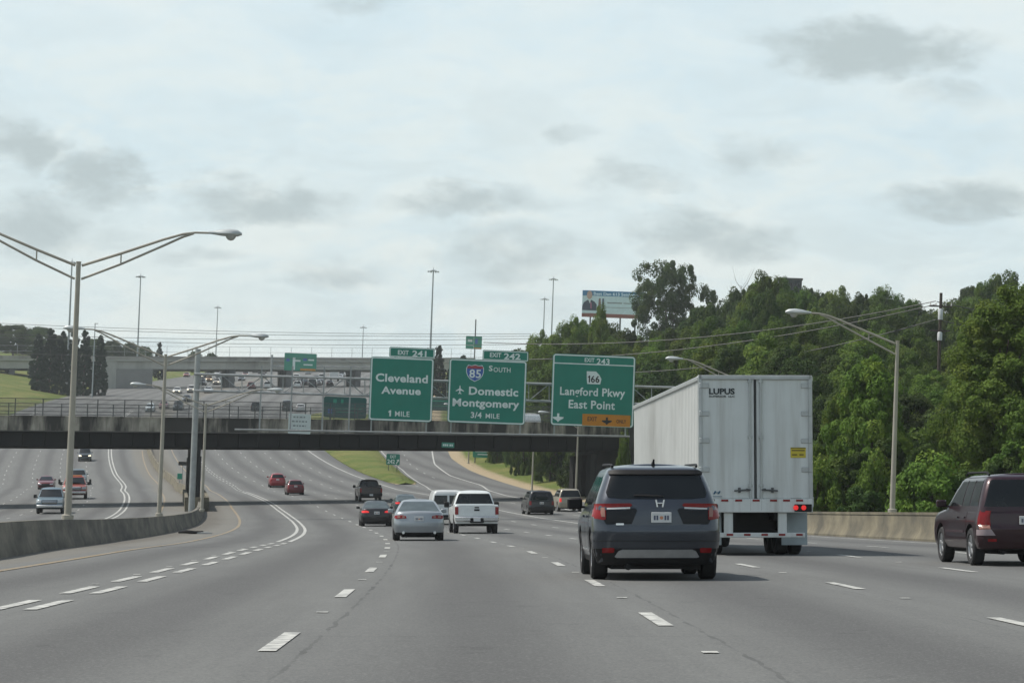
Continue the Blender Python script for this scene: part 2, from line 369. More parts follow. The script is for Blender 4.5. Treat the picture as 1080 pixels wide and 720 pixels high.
# the grass wedge between the through lanes and the exit ramp
gL = interp([(291, 19.2), (296, 19.0), (330, 19.3), (400, 20.4), (470, 22)]); gR = interp([(291, 21.4), (296, 22.2), (330, 25.0), (390, 28.8), (430, 31), (470, 33)])
sheet('grass', lambda D: [gL(D)] + [lerp(gL(D), gR(D), k/8) for k in range(1, 8)] + [gR(D)], lambda o, D: .03 + .35*smooth(0, 2, min(o-gL(D), gR(D)-o)), M_VERGE,
      [291, 293, 296] + [float(d) for d in range(300, 471, 6)], ufun=lambda o, D: min(o-gL(D), gR(D)-o)*4 + (2.6 if D > 300 else (D-290)*.25))
# ---------------------------------------------------------------- painted markings
def strips(name, segs, col, dz=.009, rough=.7):
    mb = MB()
    for (fo, w, d0, d1) in segs:
        n = max(1, int(math.ceil((d1-d0)/3.0))); vs = []; fs = []
        for i in range(n+1):
            D = lerp(d0, d1, i/n); o = fo(D) if callable(fo) else fo
            vs += [RP(o-w/2, D, dz), RP(o+w/2, D, dz)]
            if i: fs.append((2*i-2, 2*i-1, 2*i+1, 2*i))
        mb.add(vs, fs)
    return mb.build(name, mat(name+'_paint', col, rough=rough, var=.18, scale=5, streak=((.19, .19, .185), (4.5, 4.5, 4.5), .46, .62)), None, 'structure')
seg = []
def dashes(o, ph, d0, d1, per=11.6, ln=2.9, w=.15):
    d = ph - per*math.floor((ph-d0)/per)
    while d < d1: seg.append((o, w if d < 170 else w*.62, d-ln/2, d+ln/2)); d += per
for s in (-.2, .2):
    dashes(s, 39.6, 10, 84, 5.0, 2.75, .16); seg.append((s, .15, 85, 262)); dashes(s, 265, 262, 420, 5.0, 2.6, .16)
dashes(3.5, 21.8, 5, 480); dashes(7.05, 26, 5, 480); dashes(10.6, 24.8, 5, 480); dashes(14.0, 33.4, 5, 480)
dashes(17.3, 36, 5, 150); seg.append((interp([(150, 17.3), (400, 17.6)]), .18, 150, 420)); seg.append((21.0, .15, -20, 130)); dashes(21.0, 136, 130, 300)
seg.append((RRL, .2, 130, 470)); seg.append((interp([(262, 20.2), (296, 22.6), (330, 25.6), (390, 29.2), (430, 31.4)]), .14, 262, 430))
dashes(interp([(300, 26), (345, 28.6), (390, 32.8), (430, 35.6)]), 310, 300, 430)
for s in (-.22, .22): seg.append((-12.5+s, .16, 20, 480))
for o in (-16, -19.5, -23, -26.5): dashes(o, 30+o, 10, 480)
seg.append((-30.3, .15, 10, 480))
# raised white markers between the dashes
for o, ph in ((3.5, 27.6), (7.05, 31.8), (10.6, 31.6), (14., 39.2)):
    for k in range(-1, 9): seg.append((o+.02, .13, ph+k*11.6-.11, ph+k*11.6+.11))
for k in range(0, 9): seg.append((-.35, .12, 37.1+k*5-.1, 37.1+k*5+.1))
strips('road_marking', seg, (.43, .43, .40))
strips('yellow_road_marking', [(interp([(-20, -3.0), (60, -3.05), (110, -3.4), (205, -3.7), (270, -3.1), (420, -3.1)]), .17, -20, 420),
                        (interp([(0, -9), (200, -9.4), (290, -8.4), (380, -7.6)]), .17, 30, 380)], (.21, .148, .065))
# ---------------------------------------------------------------- concrete walls beside the road
M_CONC = mat('stained_concrete', (.165, .150, .118), rough=.9, var=.25, scale=1.6, bump=.12, streak=((.060, .056, .047), (.3, .3, 1.0), .38, .64))
M_CONC_L = mat('pale_concrete', (.160, .140, .094), rough=.9, var=.28, scale=.9, bump=.1, streak=((.075, .068, .05), (.5, .5, .8), .40, .66))
M_CONC_D = mat('grey_concrete', (.25, .25, .235), rough=.9, var=.15, scale=.5, bump=.1, streak=((.11, .11, .10), (.35, .35, .08), .5, .75))
M_JOINT = mat('wall_joint', (.05, .045, .035), .9)
def barrier(name, label, fo, d0, d1, h, m, prof=None, step=4.0, group=None):
    prof = prof or [(-.30, -.25), (-.30, .07), (-.21, .30), (-.12, h), (.12, h), (.21, .30), (.30, .07), (.30, -.25)]
    vs = []; fs = []; n = int((d1-d0)/step); k = len(prof)
    for i in range(n+1):
        D = lerp(d0, d1, i/n)
        for (a, z) in prof: vs.append(RP(fo(D)+a, D, z))
        if i:
            for j in range(k-1): fs.append(((i-1)*k+j, i*k+j, i*k+j+1, (i-1)*k+j+1))
    fs += [tuple(range(k)), tuple(n*k+j for j in range(k-1, -1, -1))]
    nf = len(fs); D = d0+2.
    while D < d1-1:
        b = len(vs)
        for dd in (0, .035):
            for (a, z) in prof: vs.append(RP(fo(D+dd)+a*1.012, D+dd, z+.003))
        for j in range(k-1): fs.append((b+j, b+k+j, b+k+j+1, b+j+1))
        D += 6.1
    o = link(name, new_mesh(name, vs, fs), [m, M_JOINT], None, None, 30)
    for i in range(nf, len(fs)): o.data.polygons[i].material_index = 1
    return tag(o, label, 'barrier', group)
WL = interp([(-30, -4.5), (54, -5.0), (64, -5.4), (86, -6.2), (110, -6.4), (180, -6.4), (420, -6.4)])
barrier('median_barrier', 'long stained concrete median wall carrying the double-armed lamp posts, left of the yellow line', WL, -30, 196, .77, M_CONC)
barrier('median_barrier', 'tan concrete median barrier running uphill beyond the bridge pier', lambda D: -6.6, 222, 430, .9, M_CONC_L)
barrier('roadside_wall', 'low tan concrete wall along the right shoulder in front of the trees', lambda D: RE(D)+.32, -30, 162, .98, M_CONC_L,
        [(-.32, -.2), (-.32, .08), (-.16, .34), (-.11, .90), (-.14, .905), (-.14, 1.0), (.14, 1.0), (.14, -.2)])
# ---------------------------------------------------------------- the near bridge
AF = PF(-150, 469, 200.); BF = PF(662, 474.5, 233.)
bdir = (BF-AF); BLEN = bdir.length; bdir_h = Vector((bdir.x, bdir.y, 0)).normalized(); bnor = Vector((-bdir_h.y, bdir_h.x, 0))
def bp_(s, q, h): return toW(AF + bdir*(s/BLEN) + bnor*q + UP_F*h)
def bbox(mb, s0, s1, q0, q1, h0, h1):
    vs = [bp_(s, q, h) for h in (h0, h1) for s, q in ((s0, q0), (s1, q0), (s1, q1), (s0, q1))]
    return mb.add(vs, [(3, 2, 1, 0), (4, 5, 6, 7), (0, 1, 5, 4), (1, 2, 6, 5), (2, 3, 7, 6), (3, 0, 4, 7)])
def s_at_px(px):
    k = lambda s: 540 + FPX*(AF+bdir*(s/BLEN)).x/((AF+bdir*(s/BLEN)).y*math.cos(PT)+.3)
    a, b = 0., BLEN
    for _ in range(40):
        m = (a+b)/2
        if k(m) < px: a = m
        else: b = m
    return a
pier_s = s_at_px(208)
br = empty('road_bridge', 'dark girder road bridge crossing the highway with a stained concrete parapet', 'bridge', bp_(pier_s, 5, -5.5))
BI = br.matrix_world.inverted()
def bchild(mb, name, m, par=None, sm=None):
    o = mb.build(name, m, None, None, sm); o.parent = par or br; 
    o.matrix_parent_inverse = Matrix.Identity(4); me = o.data; me.transform((br.matrix_world.inverted()))
    return o
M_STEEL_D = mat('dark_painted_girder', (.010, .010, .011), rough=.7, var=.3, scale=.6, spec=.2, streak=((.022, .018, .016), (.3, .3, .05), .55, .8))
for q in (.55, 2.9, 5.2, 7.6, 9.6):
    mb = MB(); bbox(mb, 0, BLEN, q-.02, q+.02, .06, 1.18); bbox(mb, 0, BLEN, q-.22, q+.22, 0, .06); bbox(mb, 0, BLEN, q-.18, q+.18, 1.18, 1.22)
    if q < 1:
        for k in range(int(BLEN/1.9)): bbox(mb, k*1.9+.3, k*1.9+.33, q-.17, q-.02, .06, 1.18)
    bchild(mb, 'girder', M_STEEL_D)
mb = MB(); bbox(mb, 0, BLEN, 0, 10.2, 1.22, 1.42); bchild(mb, 'deck', mat('bridge_deck', (.11, .105, .10), .9, var=.2, scale=.7))
M_PARA = mat('streaked_parapet', (.34, .315, .265), rough=.92, var=.2, scale=1.2, bump=.1, streak=((.04, .037, .033), (.55, .55, .10), .40, .56))
for q0 in (-.02, 9.92):
    mb = MB()
    npan = int(BLEN/6.1)
    for k in range(npan+1):
        s0, s1 = k*6.1, min(BLEN, k*6.1+6.07)
        bbox(mb, s0, s1, q0, q0+.28, 1.36 if q0 > 1 else 1.30, 2.40); bbox(mb, s0, s1, q0-.06, q0+.33, 2.40, 2.52)
    bchild(mb, 'parapet', M_PARA)
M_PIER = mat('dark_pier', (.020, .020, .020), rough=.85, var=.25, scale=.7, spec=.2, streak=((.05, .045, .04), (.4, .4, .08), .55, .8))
sup_h = 5.9
def s_at_o(o, q):
    a, b = 0., BLEN
    for _ in range(40):
        m = (a+b)/2; f = AF+bdir*(m/BLEN)+bnor*q
        if f.x-cx(f.y) < o: a = m
        else: b = m
    return a
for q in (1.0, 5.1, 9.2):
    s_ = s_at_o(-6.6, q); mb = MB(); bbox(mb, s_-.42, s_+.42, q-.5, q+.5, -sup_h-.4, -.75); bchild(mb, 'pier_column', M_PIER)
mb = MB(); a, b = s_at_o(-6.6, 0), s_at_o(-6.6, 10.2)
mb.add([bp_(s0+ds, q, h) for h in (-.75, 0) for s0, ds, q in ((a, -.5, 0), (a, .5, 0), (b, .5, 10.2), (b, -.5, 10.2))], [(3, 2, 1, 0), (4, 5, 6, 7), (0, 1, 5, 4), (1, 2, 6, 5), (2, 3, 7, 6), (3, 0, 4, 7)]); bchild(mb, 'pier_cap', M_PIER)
mb = MB(); DD = [195, 198, 202, 206, 210, 214, 218, 222]
for o0, o1 in ((-7.55, -7.3), (-5.9, -5.65)):
    vs = []; fs = []
    for i, D in enumerate(DD):
        vs += [RP(o0, D, -.2), RP(o1, D, -.2), RP(o1, D, 1.1), RP(o0, D, 1.1)]
        if i: fs += [((i-1)*4+j, (i-1)*4+(j+1) % 4, i*4+(j+1) % 4, i*4+j) for j in range(4)]
    fs += [(3, 2, 1, 0), tuple((len(DD)-1)*4+j for j in range(4))]; mb.add(vs, fs)
vs = [RP(o, D, z) for z in (-.2, 1.09) for o, D in ((-7.3, 195), (-5.9, 195), (-5.9, 195.3), (-7.3, 195.3))]; mb.add(vs, [(3, 2, 1, 0), (4, 5, 6, 7), (0, 1, 5, 4), (1, 2, 6, 5), (2, 3, 7, 6), (3, 0, 4, 7)])
bchild(mb, 'crash_wall', M_CONC_L)
for s0 in (BLEN-2.3,):
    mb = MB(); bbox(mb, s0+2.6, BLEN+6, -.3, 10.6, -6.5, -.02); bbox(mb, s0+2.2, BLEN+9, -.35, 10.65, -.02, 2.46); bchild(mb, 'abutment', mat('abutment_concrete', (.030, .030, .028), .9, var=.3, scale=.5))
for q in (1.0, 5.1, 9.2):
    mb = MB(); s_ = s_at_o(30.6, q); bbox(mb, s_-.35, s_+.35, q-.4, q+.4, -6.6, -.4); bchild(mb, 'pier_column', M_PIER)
# catch fence on the parapet
def wire_material():
    m = bpy.data.materials.new('chain_link_wire'); m.use_nodes = True; t = m.node_tree; b = t.nodes['Principled BSDF']
    b.inputs['Base Color'].default_value = (.16, .17, .17, 1); b.inputs['Metallic'].default_value = .4; b.inputs['Roughness'].default_value = .5
    uv, u, v = uvnode(t)
    def ln(sign):
        f = M_(t, 'FRACT', M_(t, 'DIVIDE', M_(t, 'ADD', u, M_(t, 'MULTIPLY', v, sign)), .075)); return M_(t, 'LESS_THAN', f, .12)
    a = M_(t, 'MAXIMUM', ln(1.), ln(-1.)); tr = N(t, 'ShaderNodeBsdfTransparent'); mx = N(t, 'ShaderNodeMixShader')
    L(t, a, mx.inputs[0]); L(t, tr.outputs[0], mx.inputs[1]); L(t, b.outputs[0], mx.inputs[2])
    L(t, mx.outputs[0], t.nodes['Material Output'].inputs[0]); return m
M_WIRE = wire_material(); M_GALV = mat('galvanised_steel', (.31, .325, .325), rough=.5, metal=.35, var=.15, scale=2)
M_GALV_D = mat('dull_dark_steel', (.085, .09, .09), rough=.6, metal=.3, var=.2, scale=2)
for q, lab in ((.12, 'chain-link fence on the near parapet of the dark girder bridge'), (10.06, 'chain-link fence on the far parapet of the dark girder bridge')):
    fe = empty('bridge_fence', lab, 'fence', bp_(pier_s, q, 2.52), 'fences on the bridge')
    mb = MB(); mbr = MB(); k = 0; s = 1.0
    while s < BLEN-1.5:
        mb = MB(); mb.tube([bp_(s, q, 2.5), bp_(s, q, 3.95)], .05, 6)
        o = mb.build('fence_post', M_GALV_D, fe); o.data.transform(fe.matrix_world.inverted()); s += 2.35
    for h in (2.62, 3.25, 3.93): mbr.tube([bp_(1, q, h), bp_(BLEN-2, q, h)], .032, 6)
    o = mbr.build('fence_rail', M_GALV_D, fe); o.data.transform(fe.matrix_world.inverted())
    vs = [bp_(1, q, 2.6), bp_(BLEN-2, q, 2.6), bp_(BLEN-2, q, 3.92), bp_(1, q, 3.92)]
    o = link('wire_mesh', new_mesh('wire_mesh', [fe.matrix_world.inverted() @ v for v in vs], [(0, 1, 2, 3)], [(0, 0), (BLEN-3, 0), (BLEN-3, 1.32), (0, 1.32)]), M_WIRE, fe)
# ---------------------------------------------------------------- signs
def signmat(name, col): return mat(name, col, rough=.45, var=.08, scale=1.2, spec=.4)
M_GREEN = signmat('green_sheeting', (.006, .180, .128)); M_WHITE_S = signmat('white_sheeting', (.62, .70, .68)); M_YEL_S = signmat('orange_yellow_sheeting', (.48, .19, .012))
M_BLK_S = signmat('black_sheeting', (.012, .012, .012)); M_BLUE_S = signmat('blue_sheeting', (.03, .10, .36)); M_RED_S = signmat('red_sheeting', (.30, .05, .06)); M_ALU = mat('bare_aluminium', (.32, .34, .35), rough=.45, metal=.6, var=.1, scale=1)
def sign_root(name, label, cat, px, py, D, yaw=0., group=None):
    m = Matrix.Translation(P(px, py, D)) @ Matrix.Rotation(yaw, 4, 'Z'); return empty(name, label, cat, m, group)
def rrect(x0, x1, z0, z1, r, n=5):
    pts = []
    for cx_, cz_, a0 in ((x1-r, z1-r, 0), (x0+r, z1-r, 90), (x0+r, z0+r, 180), (x1-r, z0+r, 270)):
        for k in range(n+1):
            a = math.radians(a0+90*k/n); pts.append((cx_+r*math.cos(a), cz_+r*math.sin(a)))
    return pts[::-1]
def ring(mb, outer, inner, y0, y1):
    n = len(outer); vs = [(x, y0, z) for x, z in outer] + [(x, y0, z) for x, z in inner] + [(x, y1, z) for x, z in outer] + [(x, y1, z) for x, z in inner]
    fs = []
    for i in range(n):
        j = (i+1) % n; fs += [(i, j, n+j, n+i), (2*n+i, 3*n+i, 3*n+j, 2*n+j), (i, 2*n+i, 2*n+j, j), (n+i, n+j, 3*n+j, 3*n+i)]
    mb.add(vs, fs)
def bordered_panel(root, x0, x1, z0, z1, m=None, r=.22, bw=.09, ins=.03, name='panel'):
    mb = MB(); mb.prism(rrect(x0, x1, z0, z1, r), -.03, .03); p = mb.build(name, m or M_GREEN, root)
    mb = MB(); ring(mb, rrect(x0+ins, x1-ins, z0+ins, z1-ins, r-ins), rrect(x0+ins+bw, x1-ins-bw, z0+ins+bw, z1-ins-bw, max(.03, r-ins-bw)), -.037, -.028); mb.build('border', M_WHITE_S, p)
    return p
def poly_part(root, name, poly, m, y0=-.04, y1=-.03):
    mb = MB(); mb.prism(poly, y0, y1); return mb.build(name, m, root)
SG_D = 169.0; SGS = FPX/SG_D
def overhead(label, px0, px1, py0, py1, zx0, zx1, zy0, zy1, D):
    """panel box in photo pixels; writing is placed by coordinates read in an enlarged view whose panel box is zx, zy"""
    s = FPX/D; w, h = (px1-px0)/s, (py1-py0)/s
    r = sign_root('guide_sign', label, 'road sign', (px0+px1)/2, py1, D, .10, 'green guide signs on the gantry')
    p = bordered_panel(r, -w/2, w/2, 0, h)
    X = lambda x: -w/2 + w*(x-zx0)/(zx1-zx0); Z = lambda y: h*(1-(y-zy0)/(zy1-zy0))
    return r, p, X, Z, w, h
def write(par, items, X, Z, y=-.031, m=None, bold=.018, name='lettering', spacing=1.05):
    mb = MB()
    for body, a, b, c, d in items: text_fit(mb, body, X(a), X(b), Z(d), Z(c), y, bold, spacing)
    return mb.build(name, m or M_WHITE_S, par)
def exit_tab(r, X, Z, a, b, c, d, items):
    t = poly_part(r, 'exit_tab', rrect(X(a), X(b), Z(d), Z(c), .1), M_GREEN, -.03, .03)
    mb = MB(); x0, x1, z0, z1 = X(a)+.03, X(b)-.03, Z(d)+.02, Z(c)-.03
    ring(mb, rrect(x0, x1, z0, z1, .08), rrect(x0+.055, x1-.055, z0+.055, z1-.055, .04), -.037, -.028); mb.build('border', M_WHITE_S, t)
    write(t, items, X, Z, bold=.03); return t
# Cleveland Avenue
r, p, X, Z, w, h = overhead('green Cleveland Avenue sign with a plain text panel and a tab reading exit 241', 388.6, 455.4, 376.8, 444, 65, 603, 133, 672, SG_D)
write(p, [('Cleveland', 112, 556, 274, 344), ('Avenue', 164, 500, 382, 446)], X, Z, bold=.03)
poly_part(p, 'lettering', [(X(240), Z(634)), (X(240), Z(598)), (X(231), Z(604)), (X(231), Z(594)), (X(244), Z(582)), (X(254), Z(582)), (X(254), Z(634))], M_WHITE_S, -.042, -.029); write(p, [('MILE', 288, 412, 588, 632)], X, Z, bold=.01)
exit_tab(r, X, Z, 220, 606, 46, 131, [('EXIT', 292, 385, 72, 110), ('241', 416, 536, 70, 120)])
# I-85 south
r, p, X, Z, w, h = overhead('green Domestic Montgomery sign with the blue interstate 85 shield and a small aeroplane', 471.4, 553.6, 379.2, 446.6, 50, 676, 146, 658, SG_D+.4)
def shield_poly(x0, x1, z0, z1):
    u = [(0, .78), (.05, .90), (.12, .98), (.3, .93), (.5, 1.0), (.7, .93), (.88, .98), (.95, .90), (1, .78), (1.0, .55), (.93, .34), (.78, .15), (.5, 0), (.22, .15), (.07, .34), (0, .55)]
    return [(lerp(x0, x1, a), lerp(z0, z1, b)) for a, b in u][::-1] if False else [(lerp(x0, x1, a), lerp(z0, z1, b)) for a, b in u]
x0, x1, z0, z1 = X(188), X(330), Z(326), Z(188)
sh = poly_part(p, 'interstate_shield', shield_poly(x0, x1, z0, z1), M_WHITE_S, -.040, -.029)
e = .045; mb = MB(); mb.prism(shield_poly(x0+e, x1-e, z0+e, z1-e), -.046, -.039); mb.prism([(x0+.12, z1-.30), (x1-.12, z1-.30), (x1-.12, z1-.29), (x0+.12, z1-.29)], -.0465, -.039); mb.build('shield_field', M_BLUE_S, sh)
mb = MB(); zt = lerp(z0, z1, .76); mb.prism([(x0+e+.01, zt), (x0+.07, z1-.12), (lerp(x0, x1, .3), z1-.11), (lerp(x0, x1, .5), z1-.05), (lerp(x0, x1, .7), z1-.11), (x1-.07, z1-.12), (x1-e-.01, zt)], -.052, -.045); mb.build('shield_band', M_RED_S, sh)
write(sh, [('85', 214, 308, 228, 296)], X, Z, -.046, M_WHITE_S, .02, 'shield_number')
write(p, [('S', 370, 400, 192, 236)], X, Z, bold=.02); write(p, [('OUTH', 408, 545, 204, 242)], X, Z, bold=.01)
write(p, [('Domestic', 216, 614, 366, 432), ('Montgomery', 88, 626, 464, 546)], X, Z, bold=.03)
write(p, [('3/4', 238, 326, 568, 616)], X, Z, bold=.025); write(p, [('MILE', 358, 470, 576, 614)], X, Z, bold=.01)
pl = [(0, .5), (.06, .42), (.08, .14), (.5, -.12), (.5, -.2), (.08, -.08), (.06, -.34), (.2, -.44), (.2, -.5), (0, -.45)]
pl = pl + [(-a, b) for a, b in pl[1:-1]][::-1]; xc, zc_, sz = X(143), Z(394), (X(176)-X(110))
poly_part(p, 'aeroplane_symbol', [(xc+a*sz*1.0, zc_+b*sz*1.05) for a, b in pl], M_WHITE_S, -.042, -.029)
exit_tab(r, X, Z, 316, 686, 68, 149, [('EXIT', 374, 466, 88, 124), ('242', 488, 622, 88, 136)])
# Langford Parkway
r, p, X, Z, w, h = overhead('green Langford Pkwy East Point sign with white 166 shield and orange exit only strip', 580.2, 668.2, 374.2, 449.6, 72, 748, 66, 640, SG_D+.8)
mb = MB(); mb.box((0, -.033, Z(142)), (w-.12, .012, .075)); mb.build('divider', M_WHITE_S, p)
write(p, [('EXIT', 332, 412, 92, 124), ('243', 430, 536, 92, 140)], X, Z, bold=.02)
a, b, c, d = X(352), X(474), Z(300), Z(198)
s6 = poly_part(p, 'state_route_shield', [(a, d), (a+.62*(b-a), d), (a+.86*(b-a), c+.72*(d-c)), (b, c+.42*(d-c)), (a+.93*(b-a), c), (a+.06*(b-a), c), (a+.02*(b-a), c+.4*(d-c))], M_WHITE_S, -.042, -.029)
write(s6, [('66', 388, 458, 232, 288)], X, Z, -.043, M_BLK_S, .02, 'shield_number'); poly_part(s6, 'shield_number', [(X(371), Z(288)), (X(371), Z(246)), (X(363), Z(251)), (X(363), Z(243)), (X(374), Z(232)), (X(381), Z(232)), (X(381), Z(288))], M_BLK_S, -.053, -.041)
write(p, [('Langford Pkwy', 140, 672, 330, 416), ('East Point', 214, 592, 432, 500)], X, Z, bold=.02)
def arrow_poly(cx_, ztop, zbot, wd):
    hgt = ztop-zbot; u = [(-.1, 1), (.1, 1), (.1, .62), (.5, .58), (.46, .42), (.14, .2), (0, 0), (-.14, .2), (-.46, .42), (-.5, .58), (-.1, .62)]
    return [(cx_+a*wd, zbot+b*hgt) for a, b in u]
poly_part(p, 'down_arrow', arrow_poly(X(132), Z(544), Z(614), X(178)-X(88)), M_WHITE_S, -.042, -.029)
q = poly_part(p, 'exit_only_strip', [(X(330), Z(540)), (X(722), Z(540)), (X(722), Z(634)), (X(330), Z(634))], M_YEL_S, -.044, -.029)
write(q, [('EXIT', 372, 450, 562, 596), ('ONLY', 608, 688, 576, 606)], X, Z, -.045, M_BLK_S, .01)
poly_part(q, 'down_arrow', arrow_poly(X(530), Z(562), Z(622), X(572)-X(488)), M_BLK_S, -.055, -.043)
# gantry
def pxline(a, b):
    return lambda px: lerp(a[1], b[1], (px-a[0])/(b[0]-a[0]))
GD = pxline((207, 169.6), (745, 171.6)); UC = pxline((212, 394.5), (690, 408.0)); LC = pxline((212, 412.0), (690, 426.5))
gr = empty('sign_gantry', 'pale steel truss gantry spanning the lanes in front of the bridge', 'sign gantry', P(206, 541, 169.8))
GI = gr.matrix_world.inverted()
def gpart(mb, name, m=None, sm=40):
    o = mb.build(name, m or M_GALV, gr, None, sm); o.data.transform(GI); return o
for back in (0, 1.15):
    mb = MB(); mb.tube([P(205, UC(205), GD(205)+.1+back), P(752, UC(752), GD(752)+.1+back)], .085, 8); gpart(mb, 'truss_chord')
    mb = MB(); mb.tube([P(205, LC(205), GD(205)+.1+back), P(752, LC(752), GD(752)+.1+back)], .085, 8); gpart(mb, 'truss_chord')
mb = MB(); px = 212; k = 0
while px < 740:
    for back in (0, 1.15):
        mb.tube([P(px, UC(px), GD(px)+.1+back), P(px, LC(px), GD(px)+.1+back)], .035, 6)
        a, b = (UC(px), LC(px+21.6)) if k % 2 else (LC(px), UC(px+21.6)); mb.tube([P(px, a, GD(px)+.1+back), P(px+21.6, b, GD(px+21.6)+.1+back)], .035, 6)
    for f in (UC, LC): mb.tube([P(px, f(px), GD(px)+.1), P(px, f(px), GD(px)+1.25)], .03, 6)
    px += 21.6; k += 1
gpart(mb, 'truss_bracing')
for px, yb in ((206.5, 546), (745, 556)):
    mb = MB(); top = P(px+2.5, 368 if px < 400 else 407, GD(px)+.7); bot = P(px, yb, GD(px)+.7); bot = Vector((top.x, top.y, bot.z))
    mb.tube([bot, lerp(bot, top, .5), top], [.22, .21, .19], 14); mb.lathe([(0, .0), (.42, .0), (.42, .06), (0, .06)], 12, 'Z', tuple(bot)); gpart(mb, 'gantry_post')
for px in (274.5, 307, 340.5, 368.5, 392, 450, 476, 549, 585, 660):
    mb = MB(); yt, yb = (386, 454) if px < 380 else (UC(px)-6, 455+(px-380)*.018); a = P(px+.8, yt, GD(px)-.12); b = P(px, yb, GD(px)-.12); mb.box(((a.x+b.x)/2, (a.y+b.y)/2, (a.z+b.z)/2), (.10, .10, a.z-b.z)); 
    f = P(px, yb, GD(px)-.12); mb.tube([f, f+Vector((0, -1.1, .02))], .03, 6); gpart(mb, 'sign_bracket')
CW = pxline((250, 453.4), (662, 460.6))
mb = MB(); a, b = P(248, CW(248), GD(248)-.75), P(664, CW(664), GD(664)-.75)
for dy in (-.3, -.1, .1, .3): mb.tube([a+Vector((0, dy, 0)), b+Vector((0, dy, 0))], .035, 6)
for dy in (-.34, .34): mb.tube([a+Vector((0, dy, .06)), b+Vector((0, dy, .06))], .05, 6)
gpart(mb, 'catwalk')
# small white notice hung on the bridge
M_NOTE = signmat('pale_notice', (.50, .56, .55))
D = 203.5; s = FPX/D; r = sign_root('notice_board', 'small white four-line notice hung on the bridge below the fence', 'sign', 315.5, 457.2, 205.0, .0)
w, h = 23.5/s, 21./s; p = bordered_panel(r, -w/2, w/2, 0, h, M_NOTE, .05, .03, .01)
mb = MB(); 
for k, (a, b) in enumerate(((-.3, .3), (-.36, .38), (-.3, .3), (-.38, .38))):
    xx = a
    while xx < b-.03:
        wl = min(b-xx, rnd.uniform(.08, .2)); mb.box(((xx+wl/2)*w, -.035, h*(.84-.22*k)), (wl*w*.86, .012, h*.075)); xx += wl+.03
mb.build('lettering', mat('grey_ink', (.20, .23, .23), .6), p)
# green name plate on the girder
r = sign_root('name_plate', 'narrow green street name plate fixed on the dark girder near the exit ramp', 'sign', 472.3, 471.8, 218.0)
s = FPX/218; poly_part(r, 'panel', rrect(-6.6/s, 6.6/s, 0, 5.4/s, .05), signmat('pale_green_sheeting', (.03, .22, .16)), -.03, .03)
mb = MB(); [mb.box((x/s, -.035, 2.6/s), (wd_/s, .012, 2.0/s)) for x, wd_ in ((-4.4, 1.6), (-2.4, 1.7), (-.4, 1.5), (2.6, 1.9), (4.6, 1.3))]; mb.build('lettering', M_WHITE_S, r)
# exit gore sign
D = 322.; base = ground_px(414, D); s = FPX/D
r = empty('exit_sign', 'small green exit 242 sign with a slanted arrow on the grass wedge', 'road sign', base)
z0 = (P(414, 490, D).z-base.z); w, h = 14.2/s, 11.5/s
poly_part(r, 'panel', rrect(-w/2, w/2, z0, z0+h, .12), M_GREEN, -.03, .03)
mb = MB(); text_fit(mb, 'EXIT', -w*.22, w*.22, z0+h*.62, z0+h*.88, -.031, .02); text_fit(mb, '242', -w*.42, w*.14, z0+h*.12, z0+h*.5, -.031, .03)
mb.prism([(w*.22, z0+h*.14), (w*.27, z0+h*.09), (w*.40, z0+h*.36), (w*.44, z0+h*.26), (w*.45, z0+h*.54), (w*.25, z0+h*.44), (w*.34, z0+h*.4)], -.043, -.03); mb.build('lettering', M_WHITE_S, r)
for x in (-.55, .55): mb = MB(); mb.tube([(x, .06, -.2), (x, .06, z0+h*.9)], .05, 6); mb.build('post', M_GALV_D, r)
# far green signs
def plain_green(name, label, px0, px1, py0, py1, D, cells=None, posts=True, col=None, yaw=0., backposts=None, group=None):
    s = FPX/D; w, h = (px1-px0)/s, (py1-py0)/s; loc = P((px0+px1)/2, py1, D); r = empty(name, label, 'road sign', Matrix.Translation(loc) @ Matrix.Rotation(yaw, 4, 'Z'), group)
    p = poly_part(r, 'panel', rrect(-w/2, w/2, 0, h, .2), col or M_GREEN, -.05, .05)
    if cells:
        by = {}
        for (m, a, b, c, d) in cells: by.setdefault(m.name, (m, MB()))[1].box((w*((a+b)/2-.5), -.055, h*(1-(c+d)/2)), (w*(b-a), .02, h*(d-c)))
        for m, mb in by.values(): mb.build('lettering' if m is M_WHITE_S else 'sign_field', m, p)
    return r, w, h
M_GREEN2 = signmat('bright_green_sheeting', (.02, .24, .16)); M_GREEN3 = signmat('deep_teal_sheeting', (.010, .085, .075))
r, w, h = plain_green('guide_sign', 'green lane-split sign with a white arrow on the far gantry near the upper overpass', 299.5, 333.5, 372.5, 391, 585, [
    (M_WHITE_S, .26, .34, .25, .95), (M_WHITE_S, .34, .50, .38, .48), (M_BLUE_S, .06, .16, .3, .48), (M_BLUE_S, .58, .7, .26, .42), (M_WHITE_S, .74, .92, .32, .40), (M_WHITE_S, .6, .88, .60, .68), (M_YEL_S, .5, .98, .86, .98)], col=M_GREEN2)
g2 = empty('sign_gantry', 'distant thin truss gantry carrying the lane-split sign by the upper overpass', 'sign gantry', ground_px(318, 586)); G2I = g2.matrix_world.inverted()
mb = MB(); 
for y in (377, 386): mb.tube([P(285, y, 586.5), P(420, y+1, 586.5)], .14, 6)
for k in range(12): mb.tube([P(285+k*11.2, 377, 586.5), P(285+(k+1)*11.2, 386, 586.5)], .07, 5)
o = mb.build('truss_chord', M_GALV, g2); o.data.transform(G2I)
for px in (287, 417): mb = MB(); a = P(px, 374, 586.5); b = TPt(XatPx(px, 586), 586.5); mb.tube([(a.x, a.y, b.z-.4), a], .25, 8); o = mb.build('gantry_post', M_GALV, g2); o.data.transform(G2I)
